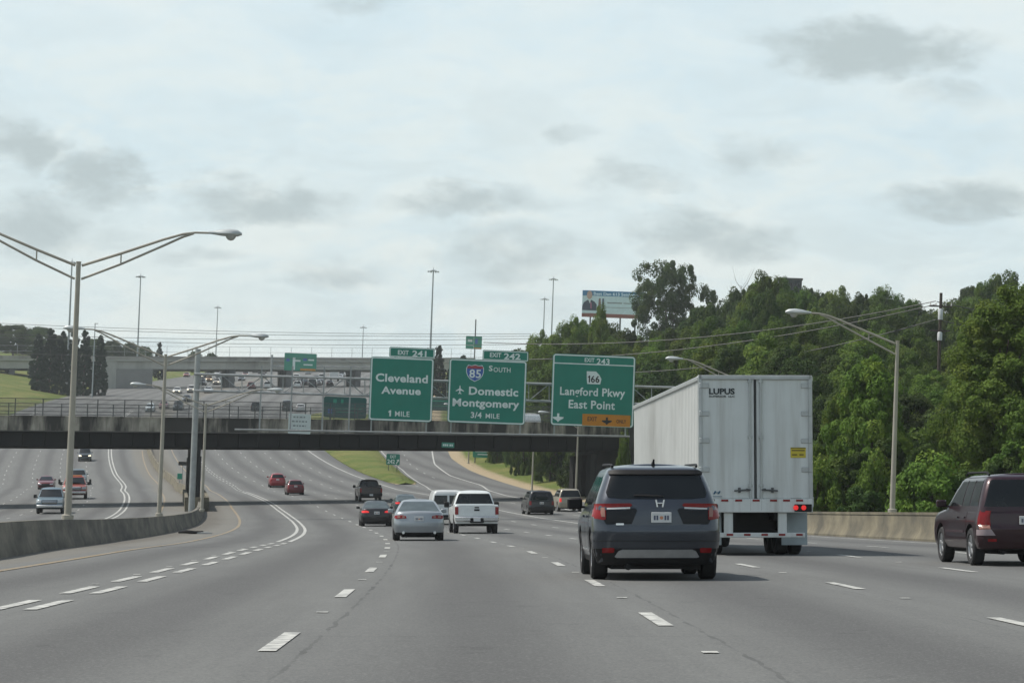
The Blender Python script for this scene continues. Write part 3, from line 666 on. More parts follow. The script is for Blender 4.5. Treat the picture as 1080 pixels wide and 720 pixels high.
r, w, h = plain_green('guide_sign', 'dark teal sign half hidden behind the bridge fence left of the Cleveland Avenue sign', 341, 386, 418.5, 440.5, 232, [
    (M_GREEN2, .22, .30, .12, .34), (M_GREEN2, .4, .46, .12, .34), (M_BLUE_S, .10, .2, .6, .8), (M_GREEN2, .25, .9, .52, .57), (M_GREEN2, .3, .8, .70, .74)], col=M_GREEN3)
for x in (-w*.34, w*.34): mb = MB(); mb.tube([(x, .15, -1.3), (x, .15, h*.9)], .07, 8); mb.build('post', M_GALV_D, r)
r, w, h = plain_green('guide_sign', 'teal sign seen through the gap between the Cleveland Avenue and Montgomery signs', 440, 486, 419.5, 433, 420, [(M_GREEN2, .15, .85, .2, .28), (M_GREEN2, .3, .8, .55, .63)], col=M_GREEN3)
for x in (-w*.34, w*.34): mb = MB(); z = TPt(toF(r.matrix_world @ Vector((x, 0, 0))).x, 420).z - r.matrix_world.translation.z; mb.tube([(x, .15, z-.3), (x, .15, h*.9)], .12, 8); mb.build('post', M_GALV_D, r)
r, w, h = plain_green('guide_sign', 'flat green sign under the bridge beside the curve of the exit ramp', 498.5, 524, 472.5, 482.5, 345, [(M_WHITE_S, .1, .9, .3, .42), (M_WHITE_S, .2, .7, .6, .72)], col=M_GREEN2)
for x in (-w*.4, w*.4): mb = MB(); z = TPt(toF(r.matrix_world @ Vector((x, 0, 0))).x, 345).z - r.matrix_world.translation.z; mb.tube([(x, .1, z-.3), (x, .1, h*.9)], .08, 8); mb.build('post', M_GALV_D, r)
r, w, h = plain_green('guide_sign', 'bright green two-part sign on a mast above exit tabs 241 and 242', 491, 508, 354.3, 368, 640, [(M_WHITE_S, .12, .4, .25, .45), (M_WHITE_S, .05, .46, .68, .74), (M_BLUE_S, .58, .74, .2, .6), (M_YEL_S, .52, .98, .88, .98), (M_WHITE_S, .485, .505, 0., 1.)], col=M_GREEN2)
z = TPt(XatPx(500, 640, 45), 640).z - r.matrix_world.translation.z
mb = MB(); mb.tube([(.3, .2, z), (.3, .2, 7.6)], .16, 8); mb.build('post', M_GALV_D, r)
# pair of small median signs beyond the pier
for (px, py0, py1, wpx, lab, m) in ((191.5, 486.5, 490.5, 9, 'small black panel on a post in the median beyond the bridge pier', M_BLK_S), (188.8, 499, 505, 5, 'small green marker on a post in the median just under the black panel', M_GREEN2)):
    D = 262.; base = ground_px(px, D); s = FPX/D; r = empty('median_sign', lab, 'road sign', base); z0 = P(px, py1, D).z-base.z
    mb = MB(); mb.box((0, 0, z0+(py1-py0)/s/2), (wpx/s, .06, (py1-py0)/s), bev=.02); mb.build('panel', m, r); mb = MB(); mb.tube([(0, .06, -.2), (0, .06, z0+.3)], .04, 6); mb.build('post', M_GALV, r)
# ---------------------------------------------------------------- lamp posts
M_POLE = mat('weathered_pole', (.33, .31, .26), rough=.55, metal=.2, var=.14, scale=1.2); M_LHEAD = mat('lamp_housing', (.42, .45, .45), rough=.45, metal=.2, var=.1, scale=3); M_LENS = mat('lamp_lens', (.35, .36, .34), rough=.2, var=.1)
def lamp(label, base, H, yaw, dirs=(1, -1), A=4.3, group='highway lamp posts', low=.45):
    r = empty('lamp_post', label, 'lamp post', Matrix.Translation(base) @ Matrix.Rotation(yaw, 4, 'Z'), group)
    mb = MB(); mb.tube([(0, 0, -.05), (0, 0, .05), (0, 0, H*.5), (0, 0, H)], [.11, .105, .085, .066], 12); mb.lathe([(.0, .0), (.17, .0), (.17, .12), (.11, .14)], 12); mb.lathe([(.066, H), (.08, H+.05), (0, H+.06)], 12); mb.build('pole', M_POLE, r, None, 40)
    for d in dirs:
        mb = MB(); f = A/4.3
        up = [(.09*d, 0, H-.06), (1.2*d*f, 0, H+.34*f), (2.4*d*f, 0, H+.80*f), (2.95*d*f, 0, H+.98*f), (3.3*d*f, 0, H+1.04*f), (A*d-.45*d, 0, H+1.05*f)]
        lo = [(.09*d, 0, H-low), (1.2*d*f, 0, H+.03*f), (2.4*d*f, 0, H+.62*f), (2.95*d*f, 0, H+.90*f), (3.25*d*f, 0, H+1.01*f)]
        mb.tube(up, [.04, .04, .038, .035, .032, .03], 8); mb.tube(lo, .034, 8); mb.tube([(1.2*d*f, 0, H+.34*f), (1.2*d*f, 0, H+.03*f)], .022, 6); mb.build('arm', M_POLE, r, None, 40)
        mb = MB(); n = 10; pr = [(-.12, .05, .05), (.05, .085, .075), (.25, .16, .12), (.5, .20, .145), (.72, .17, .12), (.84, .06, .04)]
        vs = []; fs = []
        for (t, wv, hv) in pr:
            for k in range(n):
                a = 2*math.pi*k/n; z = math.sin(a); vs.append(((A-.5+t)*d, wv*math.cos(a), H+1.05*f + hv*(z if z > 0 else z*.6)))
        for i in range(len(pr)-1):
            for k in range(n): fs.append((i*n+k, i*n+(k+1) % n, (i+1)*n+(k+1) % n, (i+1)*n+k))
        fs += [tuple(range(n)), tuple((len(pr)-1)*n+k for k in range(n))]
        mb.add(vs, fs); hd = mb.build('lamp_head', M_LHEAD, r, None, 50)
        mb = MB(); mb.lathe([(0, -.20), (.08, -.18), (.14, -.11), (.155, -.03), (0, -.03)], 12, 'Z', ((A-.5+.52)*d, 0, H+1.05*f)); mb.build('lens', M_LENS, hd, None, 60)
    return r
def on_wall(px_o, D, z=.8): return RP(px_o, D, z)
lamp('tall double-armed lamp post on the median wall, nearest one, rising against the sky', RP(WL(72), 72, .78), 7.35, .12)
lamp('second double-armed lamp post on the median wall, lower than the bridge overpass skyline', RP(WL(114), 114, .78), 7.3, .16)
lamp('double-armed lamp post standing right behind the gantry post at the end of the median wall', RP(WL(153)+.55, 153, .78), 6.5, .18)
lamp('single-armed lamp post on the right shoulder wall leaning its arm over the lanes', RP(22.32, 93.1, .99), 6.32, .06, (-1,), 3.9)
lamp('single-armed lamp post mostly hidden behind the white trailer', RP(23.4, 136, 1.05), 7.1, .1, (-1,), 3.6)
for px, D, H, lab in ((561, 268, 7.4, 'slender lamp post on the dirt edge of the exit ramp behind the black minivan'), (607, 226, 7.0, 'lamp post in the brush above the beige car under the bridge'),
                      (494, 345, 7.2, 'thin lamp post beside the ramp curve just left of the small green sign')):
    lamp(lab, ground_px(px, D), H, .2, (-1,), 3.4)
# high masts
M_MAST = mat('high_mast_steel', (.30, .33, .34), rough=.5, metal=.3, var=.1)
def mast(label, px, ytop, D, r0=.22, ybase=None):
    base = ground_px(px, D) if ybase is None else P(px, ybase, D); zt = P(px, ytop, D).z - base.z
    r = empty('high_mast_light', label, 'mast light', base, 'tall mast lights on the skyline')
    mb = MB(); mb.tube([(0, 0, -.3), (0, 0, zt*.5), (0, 0, zt)], [r0, r0*.75, r0*.5], 8); mb.build('mast', M_MAST, r)
    mb = MB(); mb.lathe([(r0*.6, zt-.35), (.75, zt-.45), (.8, zt-.3), (.5, zt-.15), (r0*.6, zt-.12)], 12); mb.tube([(0, 0, zt), (0, 0, zt+.5)], .05, 6); mb.build('light_ring', M_MAST, r)
    mb = MB()
    for k in range(6):
        a = math.pi*2*k/6; mb = MB(); mb.box((1.05*math.cos(a), 1.05*math.sin(a), zt-.5), (.42, .42, .36), bev=.08); mb.build('floodlight', M_LHEAD, r)
mast('mast light rising above the grass bank left of the dark junipers', 70, 275, 560, .30)
mast('mast light left of the second lamp arm, standing beyond the overpass', 143.5, 290, 640, .26)
mast('mast light in the gap between the left lamp arms, shortest of the left ones', 227, 323, 900, .24)
mast('faint mast light just left of the Cleveland Avenue sign', 381.5, 344, 900, .2)
mast('tallest centre mast light directly above the exit 241 tab', 452, 284, 545, .26)
mast('mast light above the trees left of the billboard, shorter of the pair', 572, 314, 760, .24)
mast('mast light above the trees left of the billboard, taller of the pair', 580.5, 293, 700, .25)
for px, D, yt, lab in ((97, 540, 341, 'slim grey pole in front of the dark junipers by the upper overpass'), (206, 590, 366, 'slim pole on the far overpass behind the near gantry post')):
    base = ground_px(px, D); r = empty('lamp_post', lab, 'pole', base); zt = P(px, yt, D).z-base.z; mb = MB(); mb.tube([(0, 0, -.3), (0, 0, zt)], [.16, .1], 8); mb.build('pole', M_MAST, r)
    mb = MB(); mb.box((.3, 0, zt), (.8, .3, .16), bev=.04); mb.build('lamp_head', M_LHEAD, r)
# ---------------------------------------------------------------- the far overpass
ov0 = PF(-80, 388, 600.); ov1 = PF(500, 390.5, 640.)
od = ov1-ov0; OL = od.length; onr = Vector((-od.y, od.x, 0)).normalized()
def op_(s, q, h): return toW(ov0 + od*(s/OL) + onr*q + UP_F*h)
def obox(mb, s0, s1, q0, q1, h0, h1):
    vs = [op_(s, q, h) for h in (h0, h1) for s, q in ((s0, q0), (s1, q0), (s1, q1), (s0, q1))]
    return mb.add(vs, [(3, 2, 1, 0), (4, 5, 6, 7), (0, 1, 5, 4), (1, 2, 6, 5), (2, 3, 7, 6), (3, 0, 4, 7)])
osx = lambda px: OL*(px+80)/580.
ovp = empty('road_overpass', 'pale concrete overpass crossing far up the road at the top of the hill', 'bridge', op_(osx(235), 6, -6)); OI = ovp.matrix_world.inverted()
def ochild(mb, name, m): o = mb.build(name, m, ovp); o.data.transform(OI); return o
M_OV = mat('overpass_concrete', (.36, .36, .33), .9, var=.12, scale=.2, streak=((.2, .2, .18), (.2, .2, .05), .5, .75))
mb = MB(); 
for q in (0, 3.5, 7, 10.5): obox(mb, 0, OL, q, q+.7, 0, 1.9)
ochild(mb, 'girder', M_OV)
mb = MB(); obox(mb, 0, OL, -.7, 12., 1.9, 2.2); ochild(mb, 'deck', M_OV)
for q in (-.7, 11.7): mb = MB(); obox(mb, 0, OL, q, q+.3, 2.2, 3.1); ochild(mb, 'parapet', mat('overpass_parapet', (.30, .29, .26), .9, var=.15, scale=.3, streak=((.12, .11, .10), (.3, .3, .06), .5, .7)))
M_OVP = mat('overpass_pier', (.10, .10, .10), .9)
for px in (8, 236, 297, 372, 440):
    for q in (1, 6, 11): mb = MB(); obox(mb, osx(px)-.7, osx(px)+.7, q-.6, q+.6, -9, 0); ochild(mb, 'pier_column', M_OVP)
mb = MB(); obox(mb, osx(112), osx(152), -.4, 12.2, -9, -.02); ochild(mb, 'abutment', mat('overpass_abutment', (.21, .21, .20), .9, var=.15, scale=.2))
mb = MB(); obox(mb, osx(30), osx(114), -.5, 12.2, -9, 3.05); ochild(mb, 'approach_wall', M_OV)
fe = empty('overpass_fence', 'thin fence along the top of the far overpass', 'fence', op_(osx(235), -.5, 3.1)); FI = fe.matrix_world.inverted()
mb = MB(); mb2 = MB(); s = 1.
while s < OL: mb.tube([op_(s, -.55, 3.05), op_(s, -.55, 5.6)], .05, 5); s += 5.2
o = mb.build('fence_post', M_GALV, fe); o.data.transform(FI)
for h in (4.2, 5.55): mb2.tube([op_(0, -.55, h), op_(OL, -.55, h)], .035, 5)
o = mb2.build('fence_rail', M_GALV, fe); o.data.transform(FI)
# ---------------------------------------------------------------- wires, utility pole, billboard
M_WIRE_D = mat('power_wire', (.05, .05, .05), .6)
def wire(label, a, b, sag, r=.045, n=14, group='power lines crossing the sky'):
    mb = MB(); pts = [lerp(a, b, k/n) - Vector((0, 0, sag*4*(k/n)*(1-k/n))) for k in range(n+1)]; o = mb.tube(pts, r, 5) and mb.build('power_line', M_WIRE_D); tag(o, label, 'wire', group); return o
for y0, y1 in ((338, 352), (341, 354.5), (350, 357), (353, 363), (370, 376)): wire('thin power line strung across the sky above the overpass', P(-60, y0, 470), P(560, y1, 470), .8, .042)
UP_D = 205.; ubase = ground_px(987.5, UP_D)
ut = empty('utility_pole', 'wooden utility pole with grey transformers among the right-hand trees', 'utility pole', ubase)
H = P(987.5, 309, UP_D).z - ubase.z; s = FPX/UP_D
M_WOOD = mat('old_pole_wood', (.055, .042, .033), .9, var=.25, scale=3)
mb = MB(); mb.tube([(0, 0, -.3), (0, 0, H)], [.17, .12], 10); mb.build('pole', M_WOOD, ut)
for z, wd_ in ((H-1.1, 1.9), (H-3.1, 1.6)): mb = MB(); mb.box((0, -.1, z), (wd_, .1, .12)); mb.build('crossarm', M_WOOD, ut)
for z, hh in ((H-2.2, .8), (H-3.9, .6)): mb = MB(); mb.lathe([(0, z), (.2, z), (.2, z+hh), (.14, z+hh+.08), (0, z+hh+.1)], 14, 'Z', (-.05, -.3, 0)); mb.build('transformer', mat('transformer_grey', (.45, .47, .47), .5), ut, None, 40)
for x in (-.85, -.4, .4, .85): mb = MB(); mb.lathe([(0, H-1.04), (.06, H-1.04), (.04, H-.85), (0, H-.83)], 8, 'Z', (x, -.1, 0)); mb.build('insulator', mat('porcelain', (.5, .48, .45), .3), ut)
for (px0, y0, y1, lab) in ((510, 361, 317.5, 'upper power line sagging from the utility pole towards the billboard trees'), (500, 379, 321, 'lower power line sagging from the utility pole across the hillside trees'), (600, 393, 337, 'lowest power line crossing in front of the hillside trees')):
    wire(lab, P(px0, y0, 235), P(987, y1, UP_D-.2), 1.3, .035, 20)
for y1, y2, lab in ((318, 325, 'upper power line leaving the utility pole to the right'), (337, 341, 'lower power line leaving the utility pole to the right')): wire(lab, P(988, y1, UP_D-.2), P(1200, y2, 205), .9, .035)
D = 560.; s = FPX/D; loc = P(646.5, 331, D)
bb = empty('billboard', 'wide billboard with a man in a suit and a blue headline above the trees', 'billboard', Matrix.Translation(loc) @ Matrix.Rotation(.0, 4, 'Z'))
w, h = 66./s, 24./s
BX = lambda x: (x-535)/s/15. ; BZ = lambda y: h*(1-(y-98)/370.)
pn = poly_part(bb, 'panel', [(-w/2, 0), (w/2, 0), (w/2, h), (-w/2, h)], signmat('billboard_pale_blue', (.55, .68, .72)), -.1, .1)
poly_part(pn, 'headline_band', [(-w/2, h*.77), (w/2, h*.77), (w/2, h), (-w/2, h)], signmat('billboard_blue', (.05, .20, .38)), -.115, -.099)
mb = MB(); text_fit(mb, 'Best Dan 613 Settlement', -w*.32, w*.46, h*.80, h*.94, -.116, .03, 1.0); mb.build('lettering', signmat('billboard_headline', (.62, .75, .85)), pn)
x0 = -w/2
sk = poly_part(pn, 'portrait_face', [(x0+w*.115+.62*math.cos(a)*1.0, h*.80+.95*math.sin(a)) for a in [k*math.pi/8 for k in range(16)]], signmat('portrait_skin', (.48, .33, .27)), -.13, -.114)
poly_part(pn, 'portrait_suit', [(x0+.05, h*.12), (x0+w*.23, h*.12), (x0+w*.235, h*.38), (x0+w*.2, h*.5), (x0+w*.15, h*.58), (x0+w*.085, h*.58), (x0+.35, h*.46), (x0+.05, h*.3)], signmat('portrait_suit', (.035, .05, .08)), -.122, -.099)
poly_part(pn, 'portrait_shirt', [(x0+w*.095, h*.6), (x0+w*.14, h*.6), (x0+w*.125, h*.42)], M_WHITE_S, -.128, -.121); poly_part(pn, 'portrait_tie', [(x0+w*.13, h*.5), (x0+w*.15, h*.46), (x0+w*.155, h*.2), (x0+w*.135, h*.2)], signmat('portrait_tie', (.35, .12, .2)), -.134, -.12)
for k, cxx in enumerate((-.22, -.165)): poly_part(pn, 'portrait_group', [(cxx*w-.35, h*.25), (cxx*w+.35, h*.25), (cxx*w+.25, h*.5), (cxx*w+.2, h*.66), (cxx*w-.2, h*.66), (cxx*w-.25, h*.5)], signmat('portrait_group_tone%d' % k, ((.20, .12, .11), (.08, .11, .17))[k]), -.118, -.099)
mb = MB(); mb.box((w*.02, -.105, h*.48), (w*.24, .014, h*.05)); mb.box((w*.3, -.105, h*.48), (w*.28, .014, h*.04)); mb.box((w*.16, -.105, h*.28), (w*.56, .014, h*.02)); mb.build('small_print', mat('grey_ink', (.10, .12, .13), .6), pn)
mb = MB(); mb.box((0, .1, -.45), (w, .5, .85), bev=.05); mb.build('apron', mat('rust_red_trim', (.22, .075, .05), .7, var=.2, scale=.8), bb)
zb = TPt(XatPx(646, D, 40), D).z - loc.z
for x in (-w*.36, -w*.12, w*.12, w*.36): mb = MB(); mb.box((x, .45, (h*.8+zb)/2), (.35, .4, h*.8-zb)); mb.build('support_post', M_GALV_D, bb)
# ---------------------------------------------------------------- vehicles
M_GLASS = glass(); M_TYRE = mat('tyre_rubber', (.016, .016, .017), .85, var=.2, scale=8); M_PLASTIC = mat('black_plastic', (.013, .013, .014), .6, var=.15, scale=6, spec=.22)
M_RIM = mat('alloy', (.42, .43, .44), .35, metal=.7, var=.1, scale=6); M_CHROME = mat('chrome', (.6, .61, .62), .18, metal=.9, var=.05)
M_TAIL = mat('tail_lamp_red', (.20, .006, .008), .22, var=.2, scale=6, spec=.35); M_TAILC = mat('tail_lamp_clear', (.26, .13, .10), .2, var=.1, scale=5)
M_TAILON = mat('tail_lamp_lit', (.6, .03, .03), .3, var=.1, emit=((1, .025, .02), .5)); M_HEAD = mat('headlamp_glass', (.42, .44, .45), .12, var=.15, scale=8, coat=.6)
M_HEADON = mat('headlamp_lit', (.8, .75, .6), .3, var=.05, emit=((1, .86, .6), 1.8)); M_PLATE = mat('plate_white', (.55, .56, .56), .5, var=.08, scale=12)
M_AMBER = mat('amber_lens', (.55, .18, .02), .25)
class Body:
    def __init__(s, **k):
        s.__dict__.update(k)
        s.yr = interp(s.rear); s.yf = interp(s.front); s.w = interp(s.width)
        s.cyr = interp(s.crear); s.cyf = interp(s.cfront); s.cw = interp(s.cwidth)
        s.top = interp(s.topline) if s.topline else (lambda y: s.belt)
        s.zm = getattr(s, 'zmid', s.belt*.55)
        s.bow0 = getattr(s, 'bow0', .10); s.bow1 = getattr(s, 'bow1', .16); s.r0 = getattr(s, 'r0', .22); s.r1 = getattr(s, 'r1', .32)
        s.cr0 = getattr(s, 'cr0', .16); s.cr1 = getattr(s, 'cr1', .18); s.cb0 = getattr(s, 'cb0', .07); s.cb1 = getattr(s, 'cb1', .20)
    def zmap(s, z, y):
        if z <= s.zm: return z
        return s.zm + (z-s.zm)*(s.top(y)-s.zm)/(s.belt-s.zm)
    def zinv(s, z, y):
        if z <= s.zm: return z
        return s.zm + (z-s.zm)*(s.belt-s.zm)/max(.05, s.top(y)-s.zm)
    def pars(s, z, cab):
        if cab: return s.cyr(z), s.cyf(z), s.cw(z), s.cr0, s.cr1, s.cb0, s.cb1
        return s.yr(z), s.yf(z), s.w(z), s.r0, s.r1, s.bow0, s.bow1
    def half(s, y0, y1, w, r0, r1, b0, b1, ns, na=4):
        pts = []; r0 = min(r0, w*.6); r1 = min(r1, w*.6)
        for k in range(5): x = (w-r0)*k/5; pts.append((x, y0+b0*(x/w)**2))
        yb = y0+b0*((w-r0)/w)**2
        for k in range(na+1): a = -math.pi/2+math.pi/2*k/na; pts.append((w-r0+r0*math.cos(a), yb+r0+r0*math.sin(a)))
        yt = y1-b1*((w-r1)/w)**2
        for k in range(1, ns): pts.append((w, lerp(yb+r0, yt-r1, k/ns)))
        for k in range(na+1): a = math.pi/2*k/na; pts.append((w-r1+r1*math.cos(a), yt-r1+r1*math.sin(a)))
        for k in range(4, -1, -1): x = (w-r1)*k/5; pts.append((x, y1-b1*(x/w)**2))
        return pts
    def loft(s, levels, cab, ns, crown):
        """levels: (z, inset)"""
        bm = bmesh.new(); rows = []
        for (z, ins) in levels:
            y0, y1, w, r0, r1, b0, b1 = s.pars(z, cab)
            h = s.half(y0+ins, y1-ins, w-ins, r0, r1, b0, b1, ns)
            rows.append([(x, y, z if cab else s.zmap(z, y)) for x, y in h])
        n = len(rows[0]); grid = []
        for r in rows: grid.append(([bm.verts.new(p) for p in r], [bm.verts.new((-p[0], p[1], p[2])) for p in r]))
        for i in range(len(rows)-1):
            for k in range(n-1):
                a, b = grid[i][0], grid[i+1][0]; bm.faces.new((a[k], a[k+1], b[k+1], b[k]))
                a, b = grid[i][1], grid[i+1][1]; bm.faces.new((a[k+1], a[k], b[k], b[k+1]))
        for li, sg, cr in ((0, -1, 0.), (len(rows)-1, 1, crown)):
            r = rows[li]; m = 8; prev = None; wmax = max(p[0] for p in r)
            for k in range(n):
                x, y, z = r[k]; cur = []
                for j in range(m+1):
                    t = -1+2*j/m
                    if j == 0: cur.append(grid[li][1][k])
                    elif j == m: cur.append(grid[li][0][k])
                    else: cur.append(bm.verts.new((x*t, y, z+cr*(1-t*t)*min(1, x/wmax*1.3))))
                if prev:
                    for j in range(m):
                        f = (prev[j], prev[j+1], cur[j+1], cur[j]); bm.faces.new(f if sg > 0 else f[::-1])
                prev = cur
        bmesh.ops.remove_doubles(bm, verts=bm.verts, dist=1e-4)
        bmesh.ops.dissolve_degenerate(bm, dist=1e-5, edges=bm.edges)
        bmesh.ops.recalc_face_normals(bm, faces=bm.faces)
        me = bpy.data.meshes.new('body'); bm.to_mesh(me); bm.free(); return me
    # surface maps
    def S(s, face, a, z):
        if face in ('rear', 'front', 'crear', 'cfront'):
            cab = face[0] == 'c'; rear = face.endswith('rear')
            zz = z if cab else s.zinv(z, 0.1 if rear else s.L-.25)
            y0, y1, w, r0, r1, b0, b1 = s.pars(zz, cab); x = max(-w+.002, min(w-.002, a)); ax = abs(x)
            if rear:
                r0 = min(r0, w*.6)
                if ax <= w-r0: y = y0+b0*(ax/w)**2
                else: yb = y0+b0*((w-r0)/w)**2; y = yb+r0-math.sqrt(max(0, r0*r0-(ax-(w-r0))**2))
            else:
                r1 = min(r1, w*.6)
                if ax <= w-r1: y = y1-b1*(ax/w)**2
                else: yt = y1-b1*((w-r1)/w)**2; y = yt-r1+math.sqrt(max(0, r1*r1-(ax-(w-r1))**2))
            return Vector((x, y, z))
        cab = face[0] == 'c'; sx = 1 if face[-1] == 'R' else -1; y = a
        zz = z if cab else s.zinv(z, y)
        y0, y1, w, r0, r1, b0, b1 = s.pars(zz, cab); r0 = min(r0, w*.6); r1 = min(r1, w*.6)
        yb = y0+b0*((w-r0)/w)**2+r0; yt = y1-b1*((w-r1)/w)**2-r1
        y = max(y0+.002, min(y1-.002, y))
        if y < yb: x = w-r0+math.sqrt(max(0, r0*r0-(yb-y)**2))
        elif y > yt: x = w-r1+math.sqrt(max(0, r1*r1-(y-yt)**2))
        else: x = w
        return Vector((sx*x, y, z))
    def patch(s, mb, face, poly, off=.006, dep=.02, step=.09):
        bm = bmesh.new(); f = bm.faces.new([bm.verts.new((p[0], p[1], 0)) for p in poly]); bmesh.ops.triangulate(bm, faces=[f])
        xs = [p[0] for p in poly]; zs = [p[1] for p in poly]
        for ax, lo, hi in ((0, min(xs), max(xs)), (1, min(zs), max(zs))):
            k = math.floor(lo/step)+1
            while k*step < hi:
                no = (1, 0, 0) if ax == 0 else (0, 1, 0); co = (k*step, 0, 0) if ax == 0 else (0, k*step, 0)
                bmesh.ops.bisect_plane(bm, geom=bm.verts[:]+bm.edges[:]+bm.faces[:], plane_co=co, plane_no=no, dist=1e-5); k += 1
        outw = Vector((0, -1, 0)) if face.endswith('rear') else Vector((0, 1, 0)) if face.endswith('front') else Vector((1 if face[-1] == 'R' else -1, 0, 0))
        top = {}; vs = []; fs = []; h = .01
        for v in bm.verts:
            a, z = v.co.x, v.co.y; p = s.S(face, a, z)
            da = s.S(face, a+h, z)-s.S(face, a-h, z); dz_ = s.S(face, a, z+h)-s.S(face, a, z-h); n = da.cross(dz_)
            n = n.normalized() if n.length > 1e-9 else outw
            if n.dot(outw) < 0: n = -n
            top[v] = len(vs); vs.append(p+n*off); vs.append(p+n*(off-dep))
        for fc in bm.faces:
            ids = [top[v] for v in fc.verts]; nn = (Vector(vs[ids[1]])-Vector(vs[ids[0]])).cross(Vector(vs[ids[2]])-Vector(vs[ids[0]]))
            fs.append(tuple(ids) if nn.dot(outw) > 0 else tuple(ids[::-1]))
        for e in bm.edges:
            if e.is_boundary: a, b = top[e.verts[0]], top[e.verts[1]]; fs.append((a, b, b+1, a+1))
        bm.free(); mb.add(vs, fs); return mb
def boolean_cut(me, cutter):
    a = bpy.data.objects.new('cut_a', me); b = bpy.data.objects.new('cut_b', cutter); COL.objects.link(a); COL.objects.link(b)
    md = a.modifiers.new('wells', 'BOOLEAN'); md.operation = 'DIFFERENCE'; md.object = b; md.solver = 'EXACT'
    dg = bpy.context.evaluated_depsgraph_get(); dg.update(); r = bpy.data.meshes.new_from_object(a.evaluated_get(dg))
    bpy.data.objects.remove(a); bpy.data.objects.remove(b); return r
def wheel(root, x, y, rad, wid, spokes=5, rimc=None, detail=True):
    sx = 1 if x > 0 else -1
    mb = MB(); w2 = wid/2
    mb.lathe([(rad*.62, -w2*.8), (rad*.70, -w2), (rad*.92, -w2*.98), (rad, -w2*.72), (rad, w2*.72), (rad*.92, w2*.98), (rad*.70, w2), (rad*.62, w2*.8)], 24 if detail else 14, 'X')
    mb.lathe([(0, -w2*.5), (rad*.64, -w2*.5), (rad*.64, w2*.5), (0, w2*.5)], 12, 'X')
    o = mb.build('wheel', M_TYRE, root, None, 40); o.location = (x, y, rad)
    if detail:
        mb = MB(); xo = sx*w2*.82
        mb.lathe([(rad*.66, xo), (rad*.6, xo+sx*.005), (rad*.57, xo-sx*.05), (rad*.63, xo-sx*.06)], 24, 'X')
        for k in range(spokes):
            a = 2*math.pi*k/spokes; mt = Matrix.Rotation(a, 4, 'X')
            mb.box((xo-sx*.015, 0, rad*.33), (.03, rad*.17, rad*.56), mt, bev=.01)
        mb.lathe([(0, xo+sx*.006), (rad*.15, xo+sx*.004), (rad*.17, xo-sx*.03)], 14, 'X'); mb.build('rim', rimc or M_RIM, o, None, 40)
    return o
def make_body(b, root, m, crown=.03, ns=26, wells=True, levels=11, clev=8):
    zs = [lerp(b.sill, b.belt, k/(levels-1)) for k in range(levels)]
    lv = [(b.sill-.03, .05), (b.sill, .0)] + [(z, 0) for z in zs[1:-1]] + [(b.belt-.03, .005), (b.belt-.008, .02), (b.belt, .05)]
    me = b.loft(lv, False, ns, getattr(b, 'hood_crown', .035))
    if wells:
        c = MB()
        for y in (b.ya, b.yb):
            for sx in (-1, 1): c.lathe([(0, sx*(b.hw-.42)), (b.arch, sx*(b.hw-.42)), (b.arch, sx*(b.hw+.3)), (0, sx*(b.hw+.3))], 28, 'X', (0, y, b.wr+.01))
        cm = new_mesh('cutter', c.v, c.f); bm = bmesh.new(); bm.from_mesh(cm); bmesh.ops.remove_doubles(bm, verts=bm.verts, dist=1e-5); bmesh.ops.recalc_face_normals(bm, faces=bm.faces); bm.to_mesh(cm); bm.free()
        me = boolean_cut(me, cm)
    zc = [lerp(b.belt-.04, b.H-.075, k/(clev-1)) for k in range(clev)]
    lc = [(z, 0) for z in zc] + [(b.H-.04, .025), (b.H-.015, .07), (b.H-.002, .14)]
    ce = b.loft(lc, True, 14, crown)
    bm = bmesh.new(); bm.from_mesh(me); bm.from_mesh(ce); 
    me2 = bpy.data.meshes.new('body'); bm.to_mesh(me2); bm.free()
    me2.materials.clear(); me2.materials.append(m); me2.materials.append(M_PLASTIC)
    if wells:
        for p in me2.polygons:
            c = p.center
            for y in (b.ya, b.yb):
                if (c.y-y)**2+(c.z-b.wr-.01)**2 < (b.arch*1.005)**2 and abs(c.x) < b.hw-.012: p.material_index = 1
            if p.material_index > 1: p.material_index = 0
        for p in me2.polygons:
            if p.normal.z < -.75 and p.center.z < b.sill+.06: p.material_index = 1
    o = link('body', me2, None, root, None, 38); o.data.materials
    return o
def under(root, b):
    mb = MB(); mb.box((0, b.L/2, b.sill-.02), ((b.hw-.3)*2, b.L*.84, .16)); mb.box((0, b.ya, b.wr), (b.hw*1.5, .14, .14)); mb.box((0, b.yb, b.wr), (b.hw*1.5, .12, .12)); mb.tube([(-.45, .12, b.sill-.06), (-.45, 1.2, b.sill-.06)], .05, 8)
    mb.build('underbody', M_PLASTIC, root)
def mirrors(root, b, y, z, m, sz=(.22, .11, .17), out=.16):
    for sx in (-1, 1):
        mb = MB(); w = b.w(b.belt*.95); mb.box((sx*(w+out*.5+.05), y, z), sz, bev=.045); mb.box((sx*(w-.02), y+.02, z-.06), (.16, .06, .04)); mb.build('mirror', m, root, None, 40)
def mirr(poly): return [(-x, z) for x, z in poly][::-1]
def both(b, mb, face, poly, **k): b.patch(mb, face, poly, **k); b.patch(mb, face, mirr(poly), **k); return mb
def each(b, root, name, face, poly, m, **k):
    out = []
    for pl in (poly, mirr(poly)): out.append(b.patch(MB(), face, pl, **k).build(name, m, root, None, 40))
    return out
def eachside(b, root, name, poly, m, cab=False, **k):
    return [b.patch(MB(), ('c' if cab else '')+'side'+s, poly, **k).build(name, m, root, None, 40) for s in 'LR']
def one(b, root, name, face, poly, m, **k): return b.patch(MB(), face, poly, **k).build(name, m, root, None, 40)
